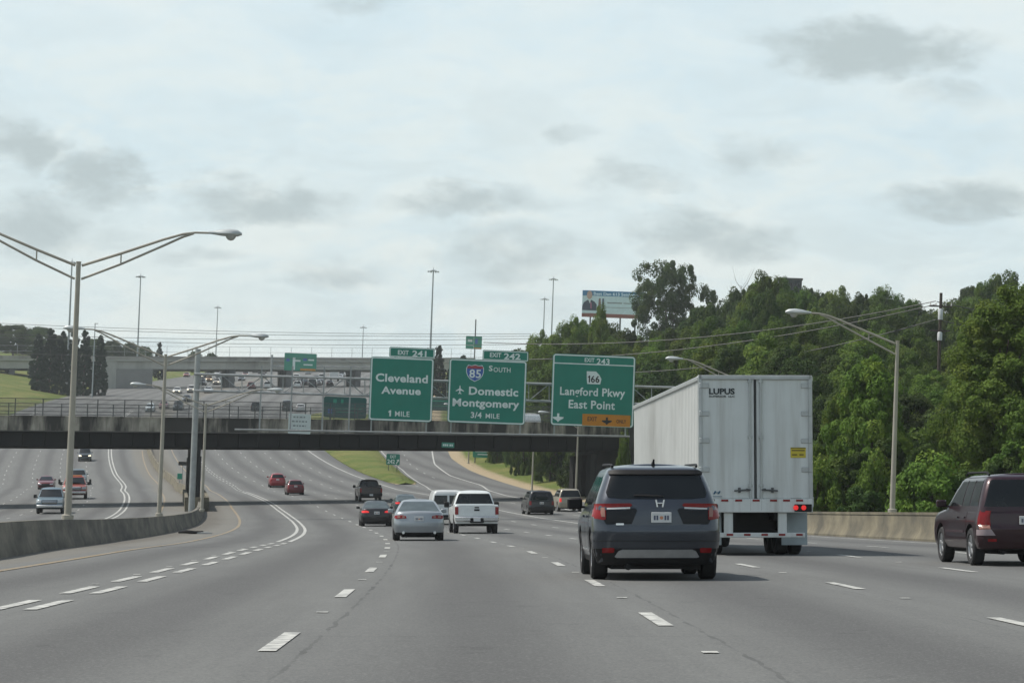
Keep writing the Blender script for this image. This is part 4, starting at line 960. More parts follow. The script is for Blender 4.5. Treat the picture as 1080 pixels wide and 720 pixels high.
def plate(root, x, y, z, w=.31, h=.16, front=False, marks=True):
    d = 1 if front else -1
    mb = MB(); mb.box((x, y, z), (w, .02, h), bev=.006); o = mb.build('number_plate', M_PLATE, root)
    if marks:
        mb = MB()
        for k, xx in enumerate((-.105, -.065, .06, .1)): mb.box((x+xx, y+d*.0115, z-.005), (.026, .004, .07))
        mb.build('plate_marks', mat('plate_ink', (.07, .08, .13), .6), o)
        mb = MB(); mb.lathe([(0, 0), (.028, 0)], 10, 'Y', (x, y+d*.012, z-.005)); mb.build('plate_emblem', mat('plate_peach', (.5, .22, .12), .6), o)
    return o
def place(px, D, L, away=True, dy=0., lane_heading=True):
    """matrix for a vehicle whose near bumper is at depth D under photo column px (origin at the rear bumper, on the road)"""
    X = XatPx(px, D); o = X-cx(D)
    p0 = RP(o, D); p1 = RP(o, D+L); f = (p1-p0).normalized(); a = RP(o+1, D)-p0; up = a.cross(f).normalized(); 
    if not away: f = -f
    r = f.cross(up).normalized(); org = p0 if away else p0 - f*L
    return Matrix(((r.x, f.x, up.x, org.x), (r.y, f.y, up.y, org.y), (r.z, f.z, up.z, org.z), (0, 0, 0, 1)))
# ---- the dark blue-grey sport utility vehicle ahead on the right
def big_suv():
    b = Body(L=4.95, H=1.79, hw=.995, belt=1.13, sill=.27, wr=.375, ya=.98, yb=3.80, arch=.445, zmid=.7,
        rear=[(.2, .24), (.34, .16), (.5, .09), (.62, .045), (.745, .0), (.785, .008), (.80, .045), (.86, .05), (1.0, .055), (1.13, .085)], front=[(.2, 4.80), (.45, 4.93), (.7, 4.95), (.95, 4.9), (1.13, 4.80)],
        width=[(.24, .90), (.42, .965), (.6, .99), (.85, .995), (1.0, .985), (1.13, .945)], topline=[(0, 1.13), (3.5, 1.13), (3.9, 1.11), (4.6, 1.03), (4.95, .94)],
        crear=[(1.09, .07), (1.2, .10), (1.3, .15), (1.5, .255), (1.64, .33), (1.70, .37), (1.74, .43), (1.77, .55), (1.79, .75)], cfront=[(1.05, 3.95), (1.2, 3.70), (1.5, 3.2), (1.72, 2.84), (1.79, 2.72)],
        cwidth=[(1.09, .955), (1.2, .935), (1.4, .87), (1.62, .785), (1.72, .735), (1.79, .69)], bow0=.10, r0=.30, cr0=.24, cb0=.08)
    root = empty('parked_suv'.replace('parked_', ''), 'dark blue-grey sport utility vehicle with L-shaped red tail lamps beside the white trailer', 'car', place(694, 38.8, 4.95))
    m = paint('slate_blue_paint', (.050, .059, .075), metal=.5, rough=.28)
    body = make_body(b, root, m); under(root, b)
    for x in (-.855, .855):
        for y in (b.ya, b.yb): wheel(root, x, y, b.wr, .255)
    # rear glass, spoiler
    sp = MB(); b.patch(sp, 'crear', [(-.72, 1.632), (.72, 1.632), (.715, 1.675), (.66, 1.695), (-.66, 1.695), (-.715, 1.675)], off=.03, dep=.05); sp.build('spoiler', M_PLASTIC, root, None, 40)
    rw = one(b, root, 'rear_window', 'crear', [(-.76, 1.285), (-.55, 1.262), (0, 1.258), (.55, 1.262), (.76, 1.285), (.785, 1.36), (.70, 1.62), (.6, 1.64), (-.6, 1.64), (-.70, 1.62), (-.785, 1.36)], M_GLASS, off=.004)
    mb = MB(); b.patch(mb, 'crear', [(-.36, 1.30), (.10, 1.292), (.11, 1.305), (-.2, 1.325), (-.36, 1.322)], off=.02, dep=.015); mb.build('rear_wiper', M_PLASTIC, rw)
    tg = one(b, root, 'tailgate', 'rear', [(-.66, .822), (.66, .822), (.73, 1.10), (-.73, 1.10)], m, off=.006)
    for sx in (1, -1):
        f = (lambda pl: pl) if sx > 0 else mirr
        dk = one(b, root, 'lamp_surround', 'rear', f([(.40, .872), (.79, .872), (.84, .95), (.84, 1.115), (.34, 1.115), (.31, 1.085)]), mat('gloss_dark_trim', (.012, .013, .016), .35, spec=.25), off=.010)
        tl = one(b, root, 'tail_lamp', 'rear', f([(.79, .945), (.83, .935), (.955, .96), (.965, 1.185), (.79, 1.19)]), M_TAIL, off=.022, step=.05)
        one(b, tl, 'lamp_arm', 'rear', f([(.41, 1.14), (.795, 1.118), (.795, 1.19), (.42, 1.195), (.385, 1.17)]), M_TAIL, off=.022, step=.05)
        one(b, tl, 'lamp_lens', 'rear', f([(.80, .985), (.85, .985), (.86, 1.04), (.855, 1.12), (.80, 1.12)]), M_TAILC, off=.028, step=.05)
        one(b, tl, 'lamp_strip', 'rear', f([(.42, 1.105), (.77, 1.092), (.77, 1.116), (.42, 1.134)]), M_PLATE, off=.026, step=.06)
        s = 'R' if sx > 0 else 'L'
        b.patch(MB(), 'side'+s, [(.19, .965), (.42, 1.0), (.55, 1.10), (.50, 1.12), (.19, 1.125)], off=.018).build('tail_lamp', M_TAIL, root, None, 40)
        one(b, root, 'reflector', 'rear', f([(.67, .435), (.84, .43), (.845, .505), (.70, .51), (.66, .50)]), M_TAIL, off=.014)
    one(b, root, 'bumper', 'rear', [(-.97, .50), (.97, .50), (.99, .60), (.98, .745), (.9, .785), (-.9, .785), (-.98, .745), (-.99, .60)], m, off=.010, step=.07)
    one(b, root, 'lower_bumper', 'rear', [(-.94, .25), (.94, .25), (.97, .495), (-.97, .495)], M_PLASTIC, off=.008)
    one(b, root, 'skid_plate', 'rear', [(-.655, .375), (-.62, .362), (.62, .362), (.655, .375), (.60, .46), (.54, .485), (-.54, .485), (-.60, .46)], mat('satin_silver', (.36, .37, .38), .35, metal=.5), off=.03, dep=.04)
    one(b, root, 'bumper_crease_shade', 'rear', [(-.97, .605), (.97, .605), (.97, .622), (-.97, .622)], mat('crease_shade_paint', (.02, .024, .03), .4), off=.0135)  # shade line of the crease, painted as a dark strip
    plate(root, .06, b.S('rear', 0, .985).y-.022, .975)
    mb = MB(); y = b.S('rear', 0, 1.17).y-.02
    mb.prism([(-.035, 1.25), (-.01, 1.25), (.012, 1.135), (-.012, 1.135)][::-1], y-.01, y+.01); mb.prism([(.115, 1.25), (.09, 1.25), (.068, 1.135), (.092, 1.135)], y-.01, y+.01); mb.box((.04, y, 1.195), (.085, .018, .02), bev=.004); mb.build('badge', M_CHROME, root)
    one(b, root, 'name_badge', 'rear', [(-.64, .855), (-.52, .855), (-.52, .885), (-.64, .885)], M_CHROME, off=.02)
    # side glass and doors
    eachside(b, root, 'side_window', [(.62, 1.24), (1.35, 1.18), (1.35, 1.60), (.95, 1.62), (.72, 1.56)], M_GLASS, True, off=.004)
    eachside(b, root, 'side_window', [(1.40, 1.175), (2.35, 1.17), (2.35, 1.63), (1.40, 1.61)], M_GLASS, True, off=.004)
    eachside(b, root, 'side_window', [(2.40, 1.17), (3.45, 1.165), (3.28, 1.27), (2.85, 1.56), (2.75, 1.62), (2.40, 1.635)], M_GLASS, True, off=.004)
    for y0, y1 in ((1.48, 2.36), (2.385, 3.36)):
        for d in eachside(b, root, 'door', [(y0+(.16 if y0 < 2 else 0), .34), (y1, .34), (y1, 1.10), (y0, 1.10), (y0, .80)], m, off=.004, dep=.012):
            s = 'R' if d.data.vertices[0].co.x > 0 else 'L'; b.patch(MB(), 'side'+s, [(y0+.12, .965), (y0+.33, .968), (y0+.33, 1.0), (y0+.12, .998)], off=.035, dep=.03).build('handle', m, d)
    eachside(b, root, 'sill_trim', [(1.40, .27), (3.36, .27), (3.36, .36), (1.40, .36)], M_PLASTIC, off=.012)
    eachside(b, root, 'side_moulding', [(1.5, .44), (3.3, .44), (3.3, .462), (1.5, .462)], M_CHROME, off=.010)
    mirrors(root, b, 3.28, 1.19, M_PLASTIC, (.25, .13, .19), .2)
    mb = MB(); 
    for sx in (-1, 1): mb = MB(); mb.tube([(sx*.66, .6, 1.77), (sx*.67, .75, 1.80), (sx*.68, 2.5, 1.815), (sx*.67, 2.75, 1.775)], .022, 6); mb.build('roof_rail', M_PLASTIC, root)
    mb = MB(); mb.add([(-.022, .75, 1.80), (.022, .75, 1.80), (.03, .95, 1.80), (-.03, .95, 1.80), (-.01, .73, 1.875), (.01, .73, 1.875)], [(0, 1, 5, 4), (1, 2, 5), (2, 3, 4, 5), (3, 0, 4)]); mb.tube([(0, .74, 1.79), (0, .72, 1.885)], .016, 6); mb.build('antenna', M_PLASTIC, root)
    one(b, root, 'windscreen', 'cfront', [(-.83, 1.2), (.83, 1.2), (.66, 1.66), (-.66, 1.66)], M_GLASS, off=.004)
    each(b, root, 'headlight', 'front', [(.5, .80), (.9, .84), (.92, .92), (.5, .90)], M_HEAD, off=.01); one(b, root, 'grille', 'front', [(-.5, .5), (.5, .5), (.48, .88), (-.48, .88)], M_PLASTIC, off=.01)
big_suv()
# ---- generic vehicles
def spec(kind):
    if kind == 'sedan':
        return Body(L=4.75, H=1.45, hw=.89, belt=.93, sill=.22, wr=.32, ya=1.0, yb=3.70, arch=.375, zmid=.6,
            rear=[(.15, .14), (.3, .03), (.5, .0), (.62, .0), (.66, .03), (.8, .06), (.93, .11)], front=[(.15, 4.62), (.4, 4.74), (.55, 4.75), (.75, 4.70), (.93, 4.6)],
            width=[(.2, .82), (.38, .87), (.55, .89), (.75, .885), (.93, .83)], topline=[(0, 1.0), (.5, 1.02), (1.0, .95), (3.3, .93), (3.8, .90), (4.5, .76), (4.75, .68)],
            crear=[(.88, .42), (1.0, .62), (1.2, .98), (1.36, 1.30), (1.45, 1.55)], cfront=[(.88, 3.75), (1.0, 3.5), (1.2, 3.05), (1.36, 2.68), (1.45, 2.4)],
            cwidth=[(.88, .845), (1.0, .82), (1.2, .72), (1.36, .62), (1.45, .56)], bow0=.16, r0=.3, cr0=.2, cb0=.14)
    if kind == 'hatch':
        return Body(L=4.1, H=1.50, hw=.85, belt=.97, sill=.24, wr=.31, ya=.78, yb=3.32, arch=.37, zmid=.6,
            rear=[(.15, .12), (.3, .03), (.5, .0), (.62, .0), (.66, .03), (.8, .05), (.97, .10)], front=[(.15, 4.0), (.4, 4.09), (.55, 4.1), (.75, 4.05), (.97, 3.95)],
            width=[(.2, .79), (.38, .83), (.55, .85), (.75, .845), (.97, .80)], topline=[(0, .97), (2.9, .97), (3.2, .95), (3.9, .82), (4.1, .74)],
            crear=[(.92, .10), (1.1, .22), (1.3, .42), (1.43, .55), (1.5, .7)], cfront=[(.92, 3.35), (1.1, 3.0), (1.3, 2.6), (1.43, 2.3), (1.5, 2.1)],
            cwidth=[(.92, .81), (1.1, .75), (1.3, .66), (1.43, .58), (1.5, .52)], bow0=.14, r0=.28, cr0=.2, cb0=.1)
    if kind == 'suv':
        return Body(L=4.65, H=1.74, hw=.935, belt=1.07, sill=.33, wr=.36, ya=.88, yb=3.63, arch=.435, zmid=.68,
            rear=[(.2, .12), (.4, .02), (.6, .0), (.72, .0), (.75, .05), (.9, .06), (1.07, .08)], front=[(.2, 4.5), (.45, 4.62), (.7, 4.65), (.9, 4.6), (1.07, 4.5)],
            width=[(.28, .87), (.45, .925), (.65, .935), (.9, .925), (1.07, .885)], topline=[(0, 1.07), (3.3, 1.07), (3.6, 1.06), (4.4, .98), (4.65, .90)],
            crear=[(1.02, .08), (1.2, .12), (1.4, .19), (1.62, .28), (1.74, .38)], cfront=[(1.0, 3.65), (1.2, 3.3), (1.5, 2.9), (1.66, 2.65), (1.74, 2.5)],
            cwidth=[(1.02, .895), (1.2, .855), (1.4, .80), (1.62, .72), (1.74, .65)], bow0=.07, r0=.2, cr0=.16, cb0=.05)
    if kind == 'minivan':
        return Body(L=5.0, H=1.76, hw=.97, belt=1.05, sill=.24, wr=.34, ya=1.0, yb=3.95, arch=.40, zmid=.66,
            rear=[(.2, .12), (.4, .02), (.55, .0), (.66, .0), (.7, .04), (.9, .05), (1.05, .07)], front=[(.2, 4.88), (.45, 4.98), (.6, 5.0), (.85, 4.9), (1.05, 4.75)],
            width=[(.2, .90), (.42, .955), (.65, .97), (.9, .955), (1.05, .92)], topline=[(0, 1.05), (3.7, 1.05), (4.0, 1.02), (4.7, .84), (5.0, .74)],
            crear=[(1.0, .07), (1.2, .11), (1.4, .17), (1.62, .25), (1.76, .36)], cfront=[(1.0, 4.25), (1.2, 3.8), (1.5, 3.2), (1.66, 2.9), (1.76, 2.7)],
            cwidth=[(1.0, .93), (1.2, .90), (1.4, .85), (1.62, .78), (1.76, .70)], bow0=.08, r0=.22, cr0=.18, cb0=.05)
    if kind == 'van':
        return Body(L=5.4, H=2.05, hw=1.0, belt=1.10, sill=.42, wr=.36, ya=1.1, yb=4.4, arch=.43, zmid=.7,
            rear=[(.3, .06), (.5, .0), (.62, .0), (.66, .05), (1.10, .06)], front=[(.3, 5.3), (.5, 5.4), (.9, 5.36), (1.10, 5.3)],
            width=[(.36, .95), (.55, .99), (.9, 1.0), (1.10, .985)], topline=[(0, 1.10), (4.3, 1.10), (4.6, 1.08), (5.4, .95)],
            crear=[(1.05, .06), (1.5, .09), (1.9, .14), (2.05, .2)], cfront=[(1.0, 4.85), (1.3, 4.45), (1.7, 3.95), (1.9, 3.7), (2.05, 3.5)],
            cwidth=[(1.05, .99), (1.4, .97), (1.75, .90), (1.95, .83), (2.05, .75)], bow0=.03, r0=.12, cr0=.12, cb0=.03)
    if kind == 'pickup':
        return Body(L=5.85, H=1.93, hw=1.0, belt=1.18, sill=.45, wr=.395, ya=1.25, yb=4.85, arch=.48, zmid=.75,
            rear=[(.3, .10), (.5, .06), (.7, .06), (1.18, .08)], front=[(.3, 5.72), (.5, 5.83), (.9, 5.85), (1.1, 5.8), (1.18, 5.74)],
            width=[(.4, .93), (.6, .98), (.9, 1.0), (1.1, .99), (1.18, .975)], topline=[(0, 1.30), (1.9, 1.30), (1.95, 1.18), (4.3, 1.18), (4.6, 1.2), (5.5, 1.12), (5.85, 1.04)],
            crear=[(1.1, 1.96), (1.3, 1.98), (1.6, 2.07), (1.82, 2.15), (1.93, 2.3)], cfront=[(1.1, 4.6), (1.3, 4.3), (1.6, 3.85), (1.82, 3.55), (1.93, 3.35)],
            cwidth=[(1.1, .965), (1.3, .94), (1.55, .86), (1.8, .77), (1.93, .68)], bow0=.02, r0=.10, cr0=.16, cb0=.04, hood_crown=.0)
def car(kind, name, label, cat, col, px, D, away=True, lit=False, headon=False, metal=.2, det=2, W=1., group=None, glassm=None, extra=None, matname=None):
    b = spec(kind); mtx = place(px, D, b.L, away) 
    if W != 1.: mtx = mtx @ Matrix.Diagonal((W, W, W, 1))
    root = empty(name, label, cat, mtx, group)
    m = paint(matname or ('paint_%02d_%02d_%02d' % tuple(int(c*100) for c in col)), col, metal=metal, rough=.34); g = glassm or M_GLASS
    make_body(b, root, m, ns=22 if det > 1 else 12, wells=det > 0, levels=10 if det > 1 else 7, clev=7 if det > 1 else 5)
    if det > 0: under(root, b)
    else:
        mb = MB(); mb.box((0, b.L/2, .22), (b.hw*1.7, b.L*.9, .3)); mb.build('underbody', M_PLASTIC, root)
    xo = b.hw-.12
    for x in (-xo, xo):
        for y in (b.ya, b.yb): wheel(root, x, y, b.wr, .23, detail=det > 1)
    H, B = b.H, b.belt
    wr_ = lambda z: b.cw(z)-.07
    z0, z1 = B+.06, H-.10
    if kind == 'sedan': z0, z1 = 1.04, 1.375
    if kind == 'pickup': z0, z1 = 1.34, 1.80
    if kind == 'van':
        each(b, root, 'rear_window', 'crear', [(.06, 1.22), (wr_(1.22)-.03, 1.22), (wr_(1.75)-.02, 1.75), (.06, 1.75)], g)
    else: one(b, root, 'rear_window', 'crear', [(-wr_(z0), z0), (wr_(z0), z0), (wr_(z1)-.0, z1-.02), (wr_(z1)-.05, z1), (-wr_(z1)+.05, z1), (-wr_(z1), z1-.02)], g, off=.004)
    zf0 = B+.05
    one(b, root, 'windscreen', 'cfront', [(-wr_(zf0), zf0), (wr_(zf0), zf0), (wr_(z1), z1), (-wr_(z1), z1)], g, off=.004)
    yr0, yr1 = b.cyr(z0)+.28, b.cyr(z1)+.22; yf0, yf1 = b.cyf(zf0)-.30, b.cyf(z1)-.16
    if kind == 'van': yr0 = yr1 = 3.35; 
    ym = lerp(yr1, yf1, .5); cuts = [(yr0, yr1, ym-.04, ym-.04), (ym+.04, ym+.04, yf0, yf1)] if kind != 'van' else [(yr0, yr1, yf0, yf1)]
    if kind in ('suv', 'minivan'): 
        a1, a2 = lerp(yr1, yf1, .3), lerp(yr1, yf1, .63); cuts = [(yr0, yr1, a1-.04, a1-.04), (a1+.04, a1+.04, a2-.04, a2-.04), (a2+.04, a2+.04, yf0, yf1)]
    for a0, a1, c0, c1 in cuts: eachside(b, root, 'side_window', [(a0, zf0+.02), (c0, zf0+.02), (c1, z1), (a1, z1)], g, True, off=.004)
    tl = M_TAILON if lit else M_TAIL
    if away or det > 1:
        if kind == 'sedan':
            for t in each(b, root, 'tail_lamp', 'rear', [(.44, .785), (.80, .77), (.86, .81), (.84, .885), (.60, .90), (.46, .865)], tl, off=.012, step=.06):
                pass
            plate(root, 0, b.S('rear', 0, .78).y-.018, .77, marks=det > 1)
            one(b, root, 'bumper', 'rear', [(-.86, .30), (.86, .30), (.885, .5), (.88, .63), (-.88, .63), (-.885, .5)], m, off=.01); one(b, root, 'lower_bumper', 'rear', [(-.80, .2), (.80, .2), (.83, .30), (-.83, .30)], M_PLASTIC, off=.012)
        elif kind == 'pickup':
            for sx in (1, -1): one(b, root, 'tail_lamp', 'rear', (lambda p: p if sx > 0 else mirr(p))([(.83, .86), (.97, .86), (.97, 1.20), (.83, 1.20)]), tl, off=.02)
            one(b, root, 'tailgate', 'rear', [(-.80, .80), (.80, .80), (.80, 1.285), (-.80, 1.285)], m, off=.014)
            mb = MB(); mb.box((0, -.01, .66), (1.96, .16, .2), bev=.03); mb.build('bumper', M_CHROME if det > 1 and col[0] > .3 else M_PLASTIC, root, None, 40)
            one(b, root, 'tailgate_handle', 'rear', [(-.12, 1.02), (.12, 1.02), (.12, 1.10), (-.12, 1.10)], M_PLASTIC, off=.025); one(b, root, 'tailgate_badge', 'rear', [(-.1, 1.14), (.1, 1.14), (.1, 1.20), (-.1, 1.20)], M_PLASTIC, off=.022)
            mb = MB(); mb.box((0, .0, .60), (.62, .2, .22), bev=.02); mb.build('hitch', M_PLASTIC, root); plate(root, 0, -.112, .63, marks=False)
        elif kind == 'van':
            each(b, root, 'tail_lamp', 'rear', [(.85, .85), (.96, .85), (.96, 1.08), (.85, 1.08)], tl, off=.012)
            mb = MB(); mb.box((0, .0, .52), (1.9, .14, .16), bev=.03); mb.build('bumper', M_PLASTIC, root); one(b, root, 'door_gap', 'rear', [(-.012, .62), (.012, .62), (.012, 1.08), (-.012, 1.08)], M_PLASTIC, off=.004); plate(root, -.3, b.S('rear', 0, .8).y-.02, .82, marks=False)
        else:
            zt = B-.02
            each(b, root, 'tail_lamp', 'rear', [(b.hw-.24, zt-.30), (b.hw-.07, zt-.30), (b.hw-.08, zt), (b.hw-.22, zt)], tl, off=.012, step=.06)
            plate(root, 0, b.S('rear', 0, .86).y-.018, .87, marks=det > 1); one(b, root, 'bumper', 'rear', [(-b.hw+.03, .36), (b.hw-.03, .36), (b.hw-.01, .55), (b.hw-.02, .70), (-b.hw+.02, .70), (-b.hw+.01, .55)], m, off=.012)
    if not away or det > 1:
        hz = b.top(b.L-.1)
        hm = M_HEADON if headon else M_HEAD
        if kind == 'pickup':
            each(b, root, 'headlight', 'front', [(.60, .84), (.95, .84), (.95, 1.04), (.62, 1.04)], hm, off=.014); gp = one(b, root, 'grille', 'front', [(-.56, .74), (.56, .74), (.56, 1.04), (-.56, 1.04)], M_PLASTIC, off=.014)
            mb = MB(); 
            for z in (.80, .88, .96): b.patch(mb, 'front', [(-.54, z), (.54, z), (.54, z+.035), (-.54, z+.035)], off=.026)
            mb.build('grille_slats', M_CHROME, gp); mb = MB(); mb.box((0, b.L-.01, .58), (1.9, .2, .2), bev=.04); mb.build('bumper', M_CHROME, root, None, 40)
        else:
            each(b, root, 'headlight', 'front', [(b.hw*.50, hz-.20), (b.hw*.88, hz-.20), (b.hw*.9, hz-.04), (b.hw*.52, hz-.07)], hm, off=.012); one(b, root, 'grille', 'front', [(-b.hw*.46, hz-.26), (b.hw*.46, hz-.26), (b.hw*.46, hz-.07), (-b.hw*.46, hz-.07)], M_PLASTIC, off=.010)
            one(b, root, 'lower_grille', 'front', [(-b.hw*.6, .3), (b.hw*.6, .3), (b.hw*.55, .44), (-b.hw*.55, .44)], M_PLASTIC, off=.012)
    if det > 0:
        big = kind in ('pickup', 'van')
        mirrors(root, b, b.cyf(B+.1)-.25, B+.12, M_PLASTIC if big else m, (.24, .13, .26) if big else (.2, .1, .14), .24 if big else .14)
        for sx in ('L', 'R'):
            for k, (a0, a1, c0, c1) in enumerate(cuts[-2:]):
                yy0, yy1 = max(a0, b.ya+b.arch*.75), min(c0+.1, b.yb-b.arch*.9)
                if yy1-yy0 < .4: continue
                d = b.patch(MB(), 'side'+sx, [(yy0, b.sill+.08), (yy1, b.sill+.08), (yy1, B-.05), (yy0, B-.05)], off=.004, dep=.012).build('door', m, root, None, 40)
                if det > 1: b.patch(MB(), 'side'+sx, [(yy0+.1, B-.17), (yy0+.3, B-.17), (yy0+.3, B-.14), (yy0+.1, B-.14)], off=.03, dep=.03).build('handle', m, d)
    if extra: extra(b, root, m)
    return root, b
# near traffic going away
def maroon_extra(b, root, m):
    for sx in (-1, 1): mb = MB(); mb.tube([(sx*.62, .5, 1.735), (sx*.63, .65, 1.785), (sx*.63, 2.3, 1.79), (sx*.62, 2.5, 1.735)], .024, 6); mb.build('roof_rail', M_PLASTIC, root)
    for sx in (1, -1):
        f = (lambda p: p) if sx > 0 else mirr
        one(b, root, 'reverse_lamp', 'rear', f([(.71, .70), (.90, .70), (.90, .78), (.72, .78)]), M_TAILC, off=.016, step=.06); one(b, root, 'bumper_cap', 'rear', f([(.62, .585), (.93, .585), (.93, .69), (.70, .70)]), mat('pale_bumper_cap', (.30, .24, .25), .5), off=.02, step=.06)
        one(b, root, 'reflector', 'rear', f([(.60, .47), (.76, .47), (.76, .52), (.60, .52)]), M_TAIL, off=.02)
    eachside(b, root, 'side_moulding', [(1.4, .62), (3.1, .62), (3.1, .67), (1.4, .67)], mat('maroon_dark_trim', (.03, .012, .018), .5), off=.012)
    eachside(b, root, 'tail_lamp', [(.09, .76), (.22, .78), (.22, 1.05), (.09, 1.05)], M_TAIL, off=.012)
car('suv', 'suv', 'dark maroon sport utility vehicle cut by the right edge near the roadside wall', 'car', (.022, .004, .008), 1085, 47.6, extra=maroon_extra, metal=.3, matname='maroon_paint')
def silver_extra(b, root, m):
    for sx in (1, -1):
        f = (lambda p: p) if sx > 0 else mirr
        for xa in (.50, .66): one(b, root, 'lamp_lens', 'rear', f([(xa, .80), (xa+.09, .80), (xa+.09, .87), (xa, .87)]), M_TAILC, off=.017, step=.06)
    for x in (-.55, .55): mb = MB(); mb.tube([(x, -.01, .29), (x, .3, .29)], .05, 10); mb.build('exhaust', M_CHROME, root)
M_GLASS_L = glass('glass_painted_reflection', (.075, .095, .10), .5)  # paler base colour paints a reflection into these windows
car('sedan', 'sedan', 'silver sedan in the middle lane following the white pickup', 'car', (.29, .315, .335), 442, 88, metal=.55, extra=silver_extra, glassm=M_GLASS_L)
car('pickup', 'pickup', 'white pickup truck with black bumper step ahead of the silver sedan', 'pickup truck', (.60, .63, .63), 503, 112.5, metal=0.)
car('sedan', 'sedan', 'black sedan with its red tail lamps lit, left of the silver sedan', 'car', (.012, .012, .014), 397.5, 143, lit=True, glassm=M_GLASS_L)
car('van', 'van', 'white cargo van with two dark rear windows, partly behind the white pickup', 'van', (.58, .60, .60), 473, 149, metal=0.)
car('sedan', 'sedan', 'dark teal car with bright red lamps just beyond the silver sedan roof', 'car', (.02, .04, .045), 429.5, 186, lit=True, glassm=M_GLASS_L)
car('pickup', 'pickup', 'dark maroon pickup truck at the edge of the bridge shadow', 'pickup truck', (.025, .012, .013), 391.5, 221)
car('hatch', 'hatchback', 'bright red hatchback beyond the bridge, left one of the red pair', 'car', (.24, .012, .018), 293, 281, W=1.05)
car('hatch', 'hatchback', 'dark red small car with black bumper beyond the bridge, right one of the red pair', 'car', (.12, .012, .016), 312, 247, lit=False)
car('minivan', 'minivan', 'black minivan in the exit lane under the bridge', 'car', (.014, .014, .016), 571.5, 184)
car('suv', 'suv', 'beige car in the exit lane partly hidden by the blue-grey utility vehicle', 'car', (.30, .27, .21), 602, 194, lit=True)
# oncoming
car('pickup', 'pickup', 'blue-grey pickup truck coming towards the viewer beside the nearest lamp post', 'pickup truck', (.13, .19, .23), 52, 187, False)
car('sedan', 'sedan', 'dark red sedan coming down the left carriageway behind the blue-grey pickup', 'car', (.11, .012, .018), 48, 274, False)
def tow_extra(b, root, m):
    for sx in (-1, 1): mb = MB(); mb.box((sx*1.28, 4.1, 1.45), (.18, .12, .42), bev=.04); mb.box((sx*1.12, 4.1, 1.4), (.3, .05, .05)); mb.build('tow_mirror', M_PLASTIC, root)
    mb = MB(); mb.box((0, 4.05, 1.95), (1.2, .2, .1), bev=.04); mb.build('roof_marker', M_AMBER, root); 
    one(b, root, 'hood_panel', 'front', [(-.55, 1.0), (.55, 1.0), (.5, 1.04), (-.5, 1.04)], mat('white_panel', (.55, .56, .55), .4), off=.03)
car('pickup', 'pickup', 'orange-red truck with large tow mirrors coming down the left carriageway behind the lamp post', 'truck', (.30, .055, .03), 78.5, 231, False, W=1.1, extra=tow_extra)
car('suv', 'suv', 'grey utility vehicle hidden behind the orange-red truck', 'car', (.12, .16, .17), 83, 290, False)
car('suv', 'suv', 'dark utility vehicle with headlights on, seen just below the bridge at left', 'car', (.05, .065, .075), 89.5, 352, False, headon=True)
# the traffic far up the hill beyond the bridge: a few pixels each
far = [('hatch', 157.5, 476, 0, (.50, .56, .58), 0, 'pale car low on the far carriageway, leftmost behind the bridge fence'), ('suv', 187, 480, 0, (.05, .06, .07), 0, 'dark car behind the bridge fence between the second lamp post and the gantry post'),
       ('sedan', 172, 486, 0, (.16, .03, .03), 0, 'small reddish car behind the bridge fence just left of the second lamp post'), ('sedan', 186, 566, 0, (.55, .55, .52), 1, 'white car with headlights, right of the second lamp post above the bridge fence'),
       ('suv', 201, 572, 0, (.5, .5, .48), 1, 'white car with glaring headlights just left of the gantry post above the bridge'), ('sedan', 196, 770, 0, (.25, .06, .04), 0, 'tiny red car under the left span of the far overpass'),
       ('suv', 220, 690, 0, (.3, .18, .08), 1, 'small tan car with yellow headlights just right of the gantry post'), ('suv', 227.5, 652, 0, (.5, .45, .4), 1, 'white van with the brightest headlights right of the gantry post'),
       ('sedan', 236, 745, 0, (.12, .1, .1), 1, 'tiny car with headlights beneath the far overpass pier'), ('sedan', 238, 636, 0, (.025, .025, .03), 0, 'black car just right of the bright-headlight van on the hill'),
       ('sedan', 219, 570, 0, (.55, .57, .56), 0, 'white car half behind the gantry post on the hill'), ('suv', 243, 700, 0, (.04, .045, .05), 0, 'dark car in the middle of the far traffic, behind the bright-headlight van'),
       ('sedan', 254, 706, 0, (.06, .06, .07), 0, 'small dark car right of the far overpass pier'), ('sedan', 277, 750, 0, (.2, .13, .08), 1, 'tiny car with two yellow headlights below the far overpass, near the lane-split sign'),
       ('sedan', 196, 515, 0, (.05, .055, .06), 0, 'dark car just above the fence rail left of the gantry post'), ('sedan', 208, 650, 0, (.05, .06, .08), 0, 'dark blue car on the side road left of the gantry post'),
       ('sedan', 147, 655, 0, (.28, .30, .31), 0, 'grey car by the concrete foot of the far overpass'), ('suv', 269.5, 478, 1, (.025, .025, .03), 0, 'dark car climbing the hill just left of the white notice board'),
       ('van', 303, 478, 1, (.025, .028, .03), 0, 'tall dark vehicle climbing the hill directly above the left of the white notice board'), ('sedan', 317, 476, 1, (.56, .57, .57), 0, 'white car climbing the hill directly above the white notice board'),
       ('van', 329.5, 628, 1, (.03, .03, .035), 0, 'dark van climbing below the lane-split sign'), ('sedan', 337.5, 655, 1, (.03, .03, .03), 0, 'small dark car just right of the dark van below the lane-split sign'),
       ('sedan', 347.5, 640, 1, (.04, .035, .035), 0, 'low dark car farthest right of the three below the lane-split sign'), ('sedan', 358, 735, 1, (.5, .52, .52), 0, 'pale car near the white truck under the overpass')]
for kind, px, D, away, col, hl, lab in far:
    car(kind, {'hatch': 'hatchback'}.get(kind, kind), lab, 'car', col, px, D, bool(away), headon=bool(hl), det=0, group='far traffic on the hill')
fr = random.Random(21); fc = [(.5, .51, .5), (.04, .045, .05), (.2, .21, .22), (.025, .025, .03), (.45, .46, .47), (.12, .03, .03), (.06, .07, .1)]
